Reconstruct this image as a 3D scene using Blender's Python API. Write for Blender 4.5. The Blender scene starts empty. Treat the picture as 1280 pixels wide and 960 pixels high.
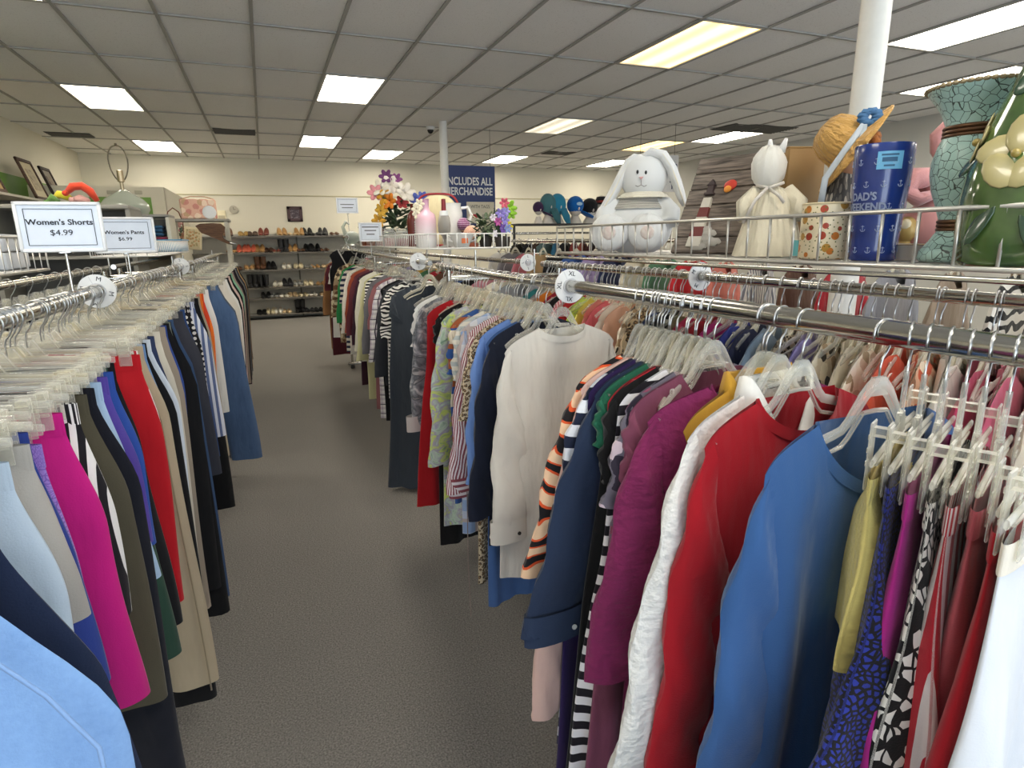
import bpy, math, random
from mathutils import Vector, Matrix
PI = math.pi
EXPO = .16
SC = bpy.context.scene
COL = SC.collection
rnd = random.Random(11)

# ------------------------------------------------------------------ camera
CAMZ = 1.5
FPX, YAW, PITCH, ROLL = 751.2, .3797, .2378, -.0125
_f = Vector((math.sin(YAW) * math.cos(PITCH), math.cos(YAW) * math.cos(PITCH), -math.sin(PITCH)))
_r = Vector((math.cos(YAW), -math.sin(YAW), 0))
_u = _r.cross(_f)
_R = _r * math.cos(ROLL) + _u * math.sin(ROLL)
_U = -_r * math.sin(ROLL) + _u * math.cos(ROLL)
CAM = Vector((0, 0, CAMZ))


def ray(x, y): return _f + _R * ((x - 640) / FPX) - _U * ((y - 480) / FPX)
def at_x(x, y, X): d = ray(x, y); return CAM + d * (X / d.x)
def at_y(x, y, Y): d = ray(x, y); return CAM + d * (Y / d.y)
def at_z(x, y, Z): d = ray(x, y); return CAM + d * ((Z - CAMZ) / d.z)
def mpp(P): return (Vector(P) - CAM).dot(_f) / FPX      # metres per pixel at P


cd = bpy.data.cameras.new('camera')
cd.sensor_width = 36
cd.lens = FPX / 1280 * 36
cd.clip_start = .02
cam = bpy.data.objects.new('camera', cd)
COL.objects.link(cam)
m = Matrix((_R, _U, -_f)).transposed().to_4x4()
m.translation = CAM
cam.matrix_world = m
SC.camera = cam


# ------------------------------------------------------------------ mesh builder
def sm(x):
    x = max(0., min(1., x))
    return x * x * (3 - 2 * x)


def lerp(a, b, t): return a + (b - a) * t


class MB:
    def __init__(s, mtx=None):
        s.V, s.F, s.T, s.M, s.mtx = [], [], [], [], mtx

    def add(s, vs, fs, uv=None, mi=0, mtx=None):
        o = len(s.V)
        mt = mtx if mtx is not None else s.mtx
        for i, v in enumerate(vs):
            v = Vector(v)
            s.T.append(uv[i] if uv else (v.x + v.y * .7, v.z + v.y * .3))
            s.V.append(mt @ v if mt is not None else v)
        for f in fs:
            s.F.append(tuple(k + o for k in f))
            s.M.append(mi)
        return s

    def box(s, c, d, mi=0, mtx=None, bev=.0):
        x, y, z = d[0] / 2, d[1] / 2, d[2] / 2
        b = min(bev, x * .9, y * .9, z * .9)
        if b <= 0:
            vs = [(c[0] + i * x, c[1] + j * y, c[2] + k * z) for i in (-1, 1) for j in (-1, 1) for k in (-1, 1)]
            return s.add(vs, [(0, 1, 3, 2), (4, 6, 7, 5), (0, 4, 5, 1), (2, 3, 7, 6), (0, 2, 6, 4), (1, 5, 7, 3)], mi=mi, mtx=mtx)
        vs, idx = [], {}
        for i in (-1, 1):
            for j in (-1, 1):
                for k in (-1, 1):
                    for a in range(3):
                        p = [i * (x - b), j * (y - b), k * (z - b)]
                        p[a] = (i * x, j * y, k * z)[a]
                        idx[i, j, k, a] = len(vs)
                        vs.append((c[0] + p[0], c[1] + p[1], c[2] + p[2]))
        fs = []
        for a in range(3):
            o1, o2 = [q for q in range(3) if q != a]
            for sg in (-1, 1):
                q = []
                for (e, g) in ((-1, -1), (1, -1), (1, 1), (-1, 1)):
                    t = [0, 0, 0]; t[a] = sg; t[o1] = e; t[o2] = g
                    q.append(idx[t[0], t[1], t[2], a])
                fs.append(tuple(q))
            for e in (-1, 1):
                for g in (-1, 1):
                    q = []
                    for (w, ax) in ((-1, o1), (1, o1), (1, o2), (-1, o2)):
                        t = [0, 0, 0]; t[a] = w; t[o1] = e; t[o2] = g
                        q.append(idx[t[0], t[1], t[2], ax])
                    fs.append(tuple(q))
        for i in (-1, 1):
            for j in (-1, 1):
                for k in (-1, 1):
                    fs.append(tuple(idx[i, j, k, a] for a in range(3)))
        return s.add(vs, fs, mi=mi, mtx=mtx)

    def grid(s, fn, nu, nv, close=False, mi=0, cap0=False, cap1=False, mtx=None):
        vs, uv, fs = [], [], []
        cols = nu if close else nu + 1
        for j in range(nv + 1):
            for i in range(cols):
                p, t = fn(i / nu, j / nv)
                vs.append(p); uv.append(t)
        for j in range(nv):
            for i in range(nu):
                a, b = j * cols + i, j * cols + (i + 1) % cols
                fs.append((a, b, b + cols, a + cols))
        if cap0: fs.append(tuple(range(cols))[::-1])
        if cap1: fs.append(tuple(nv * cols + i for i in range(cols)))
        return s.add(vs, fs, uv, mi, mtx)

    def tube(s, pts, r, seg=8, closed=False, flat=1., up=None, mi=0, caps=True, mtx=None):
        pts = [Vector(p) for p in pts]
        n = len(pts)
        rs = r if isinstance(r, (list, tuple)) else [r] * n
        vs, uv, fs = [], [], []
        ref = None
        acc = 0
        for i, p in enumerate(pts):
            a = pts[(i - 1) % n] if (closed or i) else pts[0]
            b = pts[(i + 1) % n] if (closed or i < n - 1) else pts[-1]
            t = (b - a)
            t = t.normalized() if t.length > 1e-9 else Vector((0, 0, 1))
            if up is not None: ref = Vector(up)
            if ref is None: ref = Vector((0, 0, 1)) if abs(t.z) < .9 else Vector((1, 0, 0))
            x = (ref - t * ref.dot(t))
            x = x.normalized() if x.length > 1e-6 else t.orthogonal().normalized()
            y = t.cross(x)
            ref = x
            if i: acc += (pts[i] - pts[i - 1]).length
            for k in range(seg):
                th = 2 * PI * k / seg
                vs.append(p + x * (math.cos(th) * rs[i]) + y * (math.sin(th) * rs[i] * flat))
                uv.append((k / seg * 2 * PI * rs[i], acc))
        for i in range(n if closed else n - 1):
            for k in range(seg):
                a, b = i * seg + k, i * seg + (k + 1) % seg
                c, d = ((i + 1) % n) * seg + (k + 1) % seg, ((i + 1) % n) * seg + k
                fs.append((a, b, c, d))
        if caps and not closed:
            fs.append(tuple(range(seg))[::-1])
            fs.append(tuple((n - 1) * seg + k for k in range(seg)))
        return s.add(vs, fs, uv, mi, mtx)

    def lathe(s, prof, seg=28, mi=0, mtx=None, c=(0, 0, 0)):
        n = len(prof)
        L = [0]
        for a, b in zip(prof, prof[1:]): L.append(L[-1] + math.hypot(a[0] - b[0], a[1] - b[1]))
        rm = max(p[0] for p in prof)

        def fn(u, v):
            i = round(v * (n - 1))
            r, z = prof[i]
            t = 2 * PI * u
            return (c[0] + r * math.cos(t), c[1] + r * math.sin(t), c[2] + z), (u * 2 * PI * rm, L[i])
        return s.grid(fn, seg, n - 1, close=False, mi=mi, mtx=mtx)

    def ball(s, c, r, seg=14, rings=9, mi=0, mtx=None, wob=0):
        if not isinstance(r, (tuple, list)): r = (r, r, r)

        def fn(u, v):
            t, p = 2 * PI * u, PI * v
            w = 1 + wob * math.sin(5 * t + 3 * p) * math.sin(4 * p + t)
            return (c[0] + r[0] * w * math.sin(p) * math.cos(t), c[1] + r[1] * w * math.sin(p) * math.sin(t), c[2] + r[2] * w * math.cos(p)), (t * r[0], p * r[2])
        return s.grid(fn, seg, rings, close=True, mi=mi, mtx=mtx)

    def prism(s, poly, depth, mi=0, mtx=None):
        """poly in x-z, extruded along y by depth, centred"""
        n = len(poly)
        vs = [(x, -depth / 2, z) for x, z in poly] + [(x, depth / 2, z) for x, z in poly]
        fs = [tuple(range(n)), tuple(range(n, 2 * n))[::-1]] + [(i, i + n, (i + 1) % n + n, (i + 1) % n) for i in range(n)]
        return s.add(vs, fs, mi=mi, mtx=mtx)

    def mesh(s, name, mats, smooth=True, ang=50):
        me = bpy.data.meshes.new(name)
        me.from_pydata([tuple(v) for v in s.V], [], s.F)
        if not isinstance(mats, (list, tuple)): mats = [mats]
        for q in mats: me.materials.append(q)
        uvl = me.uv_layers.new(name='UVMap')
        data = [0.] * (2 * len(me.loops))
        vi = [0] * len(me.loops)
        me.loops.foreach_get('vertex_index', vi)
        for k, i in enumerate(vi):
            data[2 * k], data[2 * k + 1] = s.T[i]
        uvl.data.foreach_set('uv', data)
        me.polygons.foreach_set('material_index', s.M)
        if smooth:
            me.polygons.foreach_set('use_smooth', [True] * len(me.polygons))
            if ang: me.set_sharp_from_angle(angle=math.radians(ang))
        me.update()
        return me

    def build(s, name, mats, parent=None, smooth=True, ang=50, label=None):
        o = bpy.data.objects.new(name, s.mesh(name, mats, smooth, ang))
        COL.objects.link(o)
        if parent is not None: o.parent = parent
        if label: o['label'] = label
        return o


def tag(o, label=None, cat=None, group=None, kind=None):
    if label: o['label'] = label
    if cat: o['category'] = cat
    if group: o['group'] = group
    if kind: o['kind'] = kind
    return o


def thing(name, label, cat, loc=(0, 0, 0), rz=0, group=None, rot=None):
    o = bpy.data.objects.new(name, None)
    COL.objects.link(o)
    o.empty_display_size = .05
    o.location = loc
    o.rotation_euler = rot if rot else (0, 0, rz)
    return tag(o, label, cat, group)


def text_mesh(body, size, mat, name, parent, mtx, align='CENTER', bend=None, sx=1., offset=0.):
    cu = bpy.data.curves.new(name, 'FONT')
    cu.body = body; cu.size = size; cu.align_x = align; cu.align_y = 'CENTER'; cu.extrude = .0004; cu.resolution_u = 3
    cu.offset = offset
    tmp = bpy.data.objects.new('tmp', cu)
    COL.objects.link(tmp)
    dg = bpy.context.evaluated_depsgraph_get()
    me = bpy.data.meshes.new_from_object(tmp.evaluated_get(dg))
    bpy.data.objects.remove(tmp)
    bpy.data.curves.remove(cu)
    for v in me.vertices:
        p = v.co.copy(); p.x *= sx
        v.co = bend(p) if bend else mtx @ p
    me.materials.clear(); me.materials.append(mat)
    o = bpy.data.objects.new(name, me)
    COL.objects.link(o)
    o.parent = parent
    return o


# text lies in its local x-y plane; this turns it upright facing -y
UPR = Matrix.Rotation(PI / 2, 4, 'X')


# ------------------------------------------------------------------ materials
def lin(h):
    if not isinstance(h, str): return tuple(h) + ((1,) if len(h) == 3 else ())
    h = h.lstrip('#')
    c = [int(h[i:i + 2], 16) / 255 for i in (0, 2, 4)]
    return tuple(x / 12.92 if x <= .04045 else ((x + .055) / 1.055) ** 2.4 for x in c) + (1,)


_mc = {}


class NT:
    def __init__(s, name):
        s.m = bpy.data.materials.new(name)
        s.m.use_nodes = True
        s.t = s.m.node_tree
        s.b = s.t.nodes['Principled BSDF']
        s.out = s.t.nodes['Material Output']

    def n(s, ty, **kw):
        q = s.t.nodes.new(ty)
        for k, v in kw.items():
            if k in q.inputs: q.inputs[k].default_value = v
            else: setattr(q, k, v)
        return q

    def l(s, a, b): s.t.links.new(a, b)

    def math(s, op, a, b=None, c=None):
        q = s.t.nodes.new('ShaderNodeMath'); q.operation = op
        for i, v in enumerate((a, b, c)):
            if v is None: continue
            if isinstance(v, (int, float)): q.inputs[i].default_value = v
            else: s.l(v, q.inputs[i])
        return q.outputs[0]

    def mix(s, f, a, b, mode='MIX'):
        q = s.t.nodes.new('ShaderNodeMix'); q.data_type = 'RGBA'; q.blend_type = mode
        for i, v in ((0, f), (6, a), (7, b)):
            if isinstance(v, (int, float)): q.inputs[i].default_value = v
            elif isinstance(v, (tuple, str)): q.inputs[i].default_value = lin(v)
            else: s.l(v, q.inputs[i])
        return q.outputs[2]

    def ramp(s, f, stops, const=False):
        q = s.t.nodes.new('ShaderNodeValToRGB')
        cr = q.color_ramp
        if const: cr.interpolation = 'CONSTANT'
        while len(cr.elements) < len(stops): cr.elements.new(.5)
        for e, (p, c) in zip(cr.elements, stops): e.position = p; e.color = lin(c)
        s.l(f, q.inputs[0])
        return q.outputs[0]


def plain(name, col, rough=.5, metal=0., spec=.5, emit=None, es=0., coat=0., trans=0.):
    key = ('p', name)
    if key in _mc: return _mc[key]
    t = NT(name)
    b = t.b
    nz = t.n('ShaderNodeTexNoise'); nz.inputs['Scale'].default_value = 30
    tc = t.n('ShaderNodeTexCoord'); t.l(tc.outputs['Object'], nz.inputs['Vector'])
    c = lin(col)
    d = tuple(x * .9 for x in c[:3]) + (1,)
    t.l(t.mix(nz.outputs[0], d, c), b.inputs['Base Color'])
    b.inputs['Roughness'].default_value = rough
    b.inputs['Metallic'].default_value = metal
    b.inputs['Specular IOR Level'].default_value = spec
    b.inputs['Coat Weight'].default_value = coat
    b.inputs['Transmission Weight'].default_value = trans
    if emit:
        b.inputs['Emission Color'].default_value = lin(emit)
        b.inputs['Emission Strength'].default_value = es
    _mc[key] = t.m
    return t.m


def fab(kind, *cols, s=1., rough=.88, sheen=.15, bump=.25, seed=0.):
    """cloth: kind of pattern, its colours, its scale; patterns run in the cloth's own uv (metres)"""
    key = (kind, cols, s, rough, bump, seed)
    if key in _mc: return _mc[key]
    t = NT('cloth_%s_%s' % (kind, cols[0].strip('#')))
    uvn = t.n('ShaderNodeUVMap'); uvn.uv_map = 'UVMap'
    uv = uvn.outputs[0]
    if seed:
        va = t.n('ShaderNodeVectorMath'); va.operation = 'ADD'; t.l(uv, va.inputs[0]); va.inputs[1].default_value = (seed, seed * 1.7, 0); uv = va.outputs[0]
    sp = t.n('ShaderNodeSeparateXYZ'); t.l(uv, sp.inputs[0])
    U, V = sp.outputs[0], sp.outputs[1]
    c = [lin(x) for x in cols] + [lin(cols[-1])] * 3

    def noise(sc, det=2, dist=0.):
        q = t.n('ShaderNodeTexNoise'); q.inputs['Scale'].default_value = sc * s; q.inputs['Detail'].default_value = det; q.inputs['Distortion'].default_value = dist
        t.l(uv, q.inputs['Vector']); return q

    def vor(sc, feat='F1', rnds=1., stretch=None):
        q = t.n('ShaderNodeTexVoronoi'); q.feature = feat; q.voronoi_dimensions = '2D'; q.inputs['Scale'].default_value = sc * s; q.inputs['Randomness'].default_value = rnds
        v = uv
        if stretch:
            mp = t.n('ShaderNodeMapping'); mp.inputs['Scale'].default_value = stretch; t.l(v, mp.inputs['Vector']); v = mp.outputs[0]
        nq = noise(6 * sc / 30 + 4, 1)
        vm = t.n('ShaderNodeVectorMath'); vm.operation = 'MULTIPLY_ADD'; t.l(nq.outputs['Color'], vm.inputs[0]); vm.inputs[1].default_value = (.02 / s,) * 3; t.l(v, vm.inputs[2])
        t.l(vm.outputs[0], q.inputs['Vector']); return q

    def stripes(X, freq, duty=.5):
        return t.math('LESS_THAN', t.math('FRACT', t.math('MULTIPLY', X, freq * s)), duty)
    if kind in ('solid', 'knit', 'velour'):
        col = t.mix(noise(9, 3).outputs[0], tuple(x * .86 for x in c[0][:3]) + (1,), c[0])
    elif kind == 'hstripe':
        col = t.mix(stripes(V, 26), c[0], c[1])
        if len(cols) > 2: col = t.mix(stripes(V, 8, .2), col, c[2])
    elif kind == 'vstripe':
        col = t.mix(stripes(U, 60), c[0], c[1])
        if len(cols) > 2: col = t.mix(stripes(U, 22, .2), col, c[2])
    elif kind == 'plaid':
        a = t.math('ADD', stripes(U, 18), stripes(V, 18)); a = t.math('MULTIPLY', a, .5)
        col = t.mix(a, c[0], c[1])
        b2 = t.math('MAXIMUM', stripes(U, 9, .08), stripes(V, 9, .08)); col = t.mix(b2, col, c[2])
    elif kind == 'floral':
        q = vor(26); d = q.outputs['Distance']
        pick = t.n('ShaderNodeSeparateColor'); t.l(q.outputs['Color'], pick.inputs[0])
        fl = t.ramp(pick.outputs[0], [(0, c[1]), (.35, c[2]), (.7, c[3])], True)
        nz = noise(60, 1)
        th = t.math('ADD', .25, t.math('MULTIPLY', nz.outputs[0], .35))
        col = t.mix(t.math('LESS_THAN', d, th), c[0], fl)
    elif kind == 'petal':
        q = vor(62, 'DISTANCE_TO_EDGE', 1., (1, .62, 1)); q2 = vor(62, 'F1', 1., (1, .62, 1))
        pk = t.n('ShaderNodeSeparateColor'); t.l(q2.outputs['Color'], pk.inputs[0])
        a = t.math('MULTIPLY', t.math('GREATER_THAN', q.outputs[0], .13), t.math('GREATER_THAN', pk.outputs[0], .33))
        col = t.mix(a, c[0], c[1])
    elif kind == 'spots':
        q = vor(95, 'DISTANCE_TO_EDGE', .8)
        col = t.mix(t.math('GREATER_THAN', q.outputs[0], .2), c[0], c[1])
    elif kind == 'leopard':
        q = vor(55)
        d = q.outputs['Distance']; nz = noise(90, 1)
        d = t.math('ADD', d, t.math('MULTIPLY', t.math('SUBTRACT', nz.outputs[0], .5), .5))
        col = t.ramp(d, [(0, c[2]), (.22, c[1]), (.42, c[0])], True)
    elif kind == 'zebra':
        w = t.n('ShaderNodeTexWave'); w.bands_direction = 'Y'; w.inputs['Scale'].default_value = 7 * s; w.inputs['Distortion'].default_value = 7; w.inputs['Detail'].default_value = 1; w.inputs['Detail Scale'].default_value = 1.4
        t.l(uv, w.inputs['Vector'])
        col = t.ramp(w.outputs['Fac'], [(0, c[0]), (.45, c[1])] + ([(.75, c[2])] if len(cols) > 2 else []), True)
    elif kind == 'tiedye':
        nz = noise(11, 4, 1.4)
        k = len(cols)
        col = t.ramp(nz.outputs[0], [(.3 + .4 * i / max(1, k - 1), c[i]) for i in range(k)])
    elif kind == 'dots':
        q = t.n('ShaderNodeTexVoronoi'); q.voronoi_dimensions = '2D'; q.inputs['Randomness'].default_value = 0; q.inputs['Scale'].default_value = 45 * s; t.l(uv, q.inputs['Vector'])
        col = t.mix(t.math('LESS_THAN', q.outputs['Distance'], .3), c[0], c[1])
    elif kind == 'denim':
        a = noise(7, 4); b2 = noise(160, 2)
        col = t.mix(a.outputs[0], c[0], c[1])
        col = t.mix(t.math('MULTIPLY', b2.outputs[0], .45), col, c[1])
    elif kind == 'lace':
        q = vor(170, 'DISTANCE_TO_EDGE')
        col = t.mix(t.math('GREATER_THAN', q.outputs[0], .1), c[1], c[0])
    # fine weave and soft wrinkles
    b = t.b
    t.l(col, b.inputs['Base Color'])
    b.inputs['Roughness'].default_value = rough
    b.inputs['Specular IOR Level'].default_value = .25
    b.inputs['Sheen Weight'].default_value = sheen
    fine = t.n('ShaderNodeTexNoise'); fine.inputs['Scale'].default_value = 70 if kind == 'knit' else 420
    t.l(uv, fine.inputs['Vector'])
    big = t.n('ShaderNodeTexNoise'); big.inputs['Scale'].default_value = 14; big.inputs['Detail'].default_value = 2
    mp = t.n('ShaderNodeMapping'); mp.inputs['Scale'].default_value = (1.6, .55, 1); t.l(uv, mp.inputs['Vector']); t.l(mp.outputs[0], big.inputs['Vector'])
    h = t.math('ADD', t.math('MULTIPLY', big.outputs[0], 1.), t.math('MULTIPLY', fine.outputs[0], .35 if kind == 'knit' else .06))
    bp = t.n('ShaderNodeBump'); bp.inputs['Strength'].default_value = bump; bp.inputs['Distance'].default_value = .03
    t.l(h, bp.inputs['Height']); t.l(bp.outputs[0], b.inputs['Normal'])
    _mc[key] = t.m
    return t.m


def clearmat(name, tint, fac, rough=.12):
    """clear moulded plastic or thin glass: partly see-through, with a glossy surface"""
    key = ('c', name)
    if key in _mc: return _mc[key]
    t = NT(name)
    tr = t.n('ShaderNodeBsdfTransparent'); tr.inputs[0].default_value = lin(tint)
    b = t.b
    b.inputs['Base Color'].default_value = lin(tint)
    b.inputs['Roughness'].default_value = rough
    b.inputs['Specular IOR Level'].default_value = .8
    lw = t.n('ShaderNodeLayerWeight'); lw.inputs[0].default_value = .35
    f = t.math('ADD', fac, t.math('MULTIPLY', lw.outputs['Facing'], .5))
    mx = t.n('ShaderNodeMixShader')
    t.l(f, mx.inputs[0]); t.l(tr.outputs[0], mx.inputs[1]); t.l(b.outputs[0], mx.inputs[2])
    t.l(mx.outputs[0], t.out.inputs[0])
    _mc[key] = t.m
    return t.m


CHROME = plain('chrome', '#b9b6ae', .16, 1.)
STEEL = plain('hook_steel', '#c9cacb', .28, 1.)
DARKSTEEL = plain('dark_hook_steel', '#4c4a4a', .35, .9)
WIRE = plain('basket_wire', '#d2cec6', .3, .8)
WHITEWIRE = plain('white_coated_wire', '#e6e4de', .4)
CLEAR = clearmat('clear_plastic', '#f8f7f2', .14)
CLEARY = clearmat('yellowed_clear_plastic', '#f4f0e2', .24)
GLASS = clearmat('clear_glass', '#f2f6f4', .12, .05)
WHITEP = plain('white_plastic', '#e8e8e6', .4)
PAPER = plain('printed_card', '#dfe6f0', .55)
INK = plain('black_ink', '#22242c', .6)
BLACK = plain('black_paint', '#161616', .5)
# ------------------------------------------------------------------ the room
FRONT, BACK, LEFT, RIGHT, CEIL = -3.0, 13.15, -2.86, 8.5, 3.035


def struct(name, mb, mats, smooth=False, parent=None):
    o = mb.build(name, mats, parent, smooth)
    if parent is None: o['kind'] = 'structure'
    return o


def carpet():
    t = NT('carpet')
    tc = t.n('ShaderNodeTexCoord')
    a = t.n('ShaderNodeTexNoise'); a.inputs['Scale'].default_value = 170; a.inputs['Detail'].default_value = 3
    b = t.n('ShaderNodeTexNoise'); b.inputs['Scale'].default_value = 2.2; b.inputs['Detail'].default_value = 4
    for q in (a, b): t.l(tc.outputs['Object'], q.inputs['Vector'])
    c = t.ramp(a.outputs[0], [(.3, '#5f5c58'), (.5, '#7e7a74'), (.7, '#9a958e')])
    c = t.mix(t.math('MULTIPLY', b.outputs[0], .35), c, '#6e6c6a')
    t.l(c, t.b.inputs['Base Color'])
    t.b.inputs['Roughness'].default_value = .97
    t.b.inputs['Specular IOR Level'].default_value = .1
    bp = t.n('ShaderNodeBump'); bp.inputs['Strength'].default_value = .5; bp.inputs['Distance'].default_value = .01
    t.l(a.outputs[0], bp.inputs['Height']); t.l(bp.outputs[0], t.b.inputs['Normal'])
    return t.m


def wallmat(name, c1, c2):
    t = NT(name)
    tc = t.n('ShaderNodeTexCoord')
    a = t.n('ShaderNodeTexNoise'); a.inputs['Scale'].default_value = 1.1; a.inputs['Detail'].default_value = 4
    b = t.n('ShaderNodeTexNoise'); b.inputs['Scale'].default_value = 120
    for q in (a, b): t.l(tc.outputs['Object'], q.inputs['Vector'])
    t.l(t.mix(a.outputs[0], c1, c2), t.b.inputs['Base Color'])
    t.b.inputs['Roughness'].default_value = .8
    bp = t.n('ShaderNodeBump'); bp.inputs['Strength'].default_value = .08; bp.inputs['Distance'].default_value = .01
    t.l(b.outputs[0], bp.inputs['Height']); t.l(bp.outputs[0], t.b.inputs['Normal'])
    return t.m


def tilemat():
    t = NT('ceiling_tile')
    tc = t.n('ShaderNodeTexCoord')
    a = t.n('ShaderNodeTexNoise'); a.inputs['Scale'].default_value = 90; a.inputs['Detail'].default_value = 3
    b = t.n('ShaderNodeTexNoise'); b.inputs['Scale'].default_value = .9; b.inputs['Detail'].default_value = 3
    for q in (a, b): t.l(tc.outputs['Object'], q.inputs['Vector'])
    c = t.mix(b.outputs[0], '#e6e5e2', '#f0efec')
    c = t.mix(t.math('LESS_THAN', a.outputs[0], .36), c, '#d8d6d2')
    t.l(c, t.b.inputs['Base Color'])
    t.b.inputs['Roughness'].default_value = .95
    t.b.inputs['Specular IOR Level'].default_value = .1
    bp = t.n('ShaderNodeBump'); bp.inputs['Strength'].default_value = .25; bp.inputs['Distance'].default_value = .01
    t.l(a.outputs[0], bp.inputs['Height']); t.l(bp.outputs[0], t.b.inputs['Normal'])
    return t.m


CREAM = wallmat('cream_wall_paint', '#d3cdb9', '#dbd6c5')
GREYW = wallmat('pale_grey_wall_paint', '#bdbcb4', '#c8c7c0')
MW, MH = RIGHT - LEFT, BACK - FRONT
cx, cy = (LEFT + RIGHT) / 2, (FRONT + BACK) / 2
struct('floor', MB().box((cx, cy, -.05), (MW + .4, MH + .4, .1)), carpet())
struct('wall_back', MB().box((cx, BACK + .1, CEIL / 2 + .15), (MW + .4, .2, CEIL + .3)), CREAM)
struct('wall_left', MB().box((LEFT - .1, cy, CEIL / 2 + .15), (.2, MH, CEIL + .3)), CREAM)
struct('wall_right', MB().box((RIGHT + .1, cy, CEIL / 2 + .15), (.2, MH, CEIL + .3)), GREYW)
struct('trim_1', MB().box((cx, BACK - .008, 2.37), (MW, .016, .022), bev=.004), plain('trim_paint', '#b9b18f', .6))
struct('baseboard_back', MB().box((cx, BACK - .008, .05), (MW, .016, .1), bev=.004), plain('baseboard_vinyl', '#4a4640', .6))
struct('baseboard_left', MB().box((LEFT + .008, cy, .05), (.016, MH, .1), bev=.004), plain('baseboard_vinyl', '#4a4640', .6))

# storefront wall behind the camera, with its window openings
fr = MB()
fr.box((cx, FRONT - .1, .2), (MW, .2, .4)); fr.box((cx, FRONT - .1, 2.96), (MW, .2, .78))
for x in (LEFT + .15, -.2, 2.6, 5.4, RIGHT - .15): fr.box((x, FRONT - .1, 1.48), (.3, .2, 2.2))
struct('wall_front', fr, CREAM)
for k, (x0, x1) in enumerate(((LEFT + .3, -.35), (-.05, 2.45), (2.75, 5.25), (5.55, RIGHT - .3))):
    f = MB()
    for x in (x0 + .03, (x0 + x1) / 2, x1 - .03): f.box((x, FRONT - .1, 1.48), (.06, .1, 2.16))
    for z in (.43, 2.53): f.box(((x0 + x1) / 2, FRONT - .1, z), (x1 - x0, .1, .06))
    w = struct('window_%d' % (k + 1), f, plain('window_aluminium', '#8e9092', .4, .8))
    g = MB().box(((x0 + x1) / 2, FRONT - .1, 1.48), (x1 - x0, .008, 2.1)).build('glass_pane', clearmat('window_glass', '#fbfdff', .02, .02), w, False)

# ceiling: tiles pressed between a real grid, lights let into it
GX, GY, TW, TL = .0771, 5.2143, .6096, 1.2192
LIGHTS = {(1, 1): 'n', (1, 4): 'n', (-3, 2): 'w', (-3, 5): 'n', (-3, -1): 'n', (3, 5): 'n', (5, -1): 'y', (6, 2): 'd', (7, 5): 'n', (8, -2): 'n', (10, 3): 'y', (11, 5): 'n',
          (1, -2): 'n', (1, -5): 'n', (5, -4): 'n', (-3, -4): 'n', (8, -5): 'n', (11, 2): 'n', (11, -1): 'n', (12, -3): 'n'}
VENTS = {(-1, 4): .45, (8, 4): .4, (-4, 5): .35}
i0, i1 = math.floor((LEFT - GX) / TW), math.ceil((RIGHT - GX) / TW)
j0, j1 = math.floor((FRONT - GY) / TL), math.ceil((BACK - GY) / TL)
tb = MB()
for i in range(i0, i1):
    for j in range(j0, j1):
        if (i, j) in LIGHTS: continue
        x, y = GX + (i + .5) * TW, GY + (j + .5) * TL
        xa, xb = max(LEFT, x - TW / 2), min(RIGHT, x + TW / 2)
        ya, yb = max(FRONT, y - TL / 2), min(BACK, y + TL / 2)
        if xb - xa < .02 or yb - ya < .02: continue
        sg = rnd.uniform(.004, .022)          # old tiles sag a little

        def tile(u, v, xa=xa, xb=xb, ya=ya, yb=yb, sg=sg):
            p = (lerp(xa, xb, u), lerp(ya, yb, v), CEIL + .012 - sg * 16 * u * (1 - u) * v * (1 - v))
            return p, (p[0], p[1])
        tb.grid(tile, 4, 6)
struct('ceiling', tb, tilemat(), True)
gb = MB()
for i in range(i0, i1 + 1):
    x = GX + i * TW
    if LEFT < x < RIGHT: gb.box((x, cy, CEIL + .004), (.024, MH, .012))
for j in range(j0, j1 + 1):
    y = GY + j * TL
    if FRONT < y < BACK: gb.box((cx, y, CEIL + .004), (MW, .024, .01))
struct('trim_2', gb, plain('grid_paint', '#a6a49e', .6))
struct('trim_3', MB().box((cx, cy, CEIL + .3), (MW + .4, MH + .4, .1)), plain('deck_above', '#55534f', .9))

LCOL = {'n': ('#fff7e8', 22.), 'w': ('#fff3da', 16.), 'y': ('#ffd488', 3.6), 'd': ('#fff2d4', 1.3)}


def panel(kind):
    key = ('lp', kind)
    if key in _mc: return _mc[key]
    c, st = LCOL[kind]
    t = NT('light_diffuser_' + kind)
    tc = t.n('ShaderNodeTexCoord')
    sp = t.n('ShaderNodeSeparateXYZ'); t.l(tc.outputs['Object'], sp.inputs[0])
    # tubes behind the diffuser: three brighter bands along the fixture
    bands = t.math('ADD', .72, t.math('MULTIPLY', t.math('COSINE', t.math('MULTIPLY', sp.outputs[0], 2 * PI / .27)), .28))
    t.b.inputs['Base Color'].default_value = lin('#e9e4d8')
    t.b.inputs['Emission Color'].default_value = lin(c)
    t.l(t.math('MULTIPLY', bands, st), t.b.inputs['Emission Strength'])
    _mc[key] = t.m
    return t.m


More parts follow.
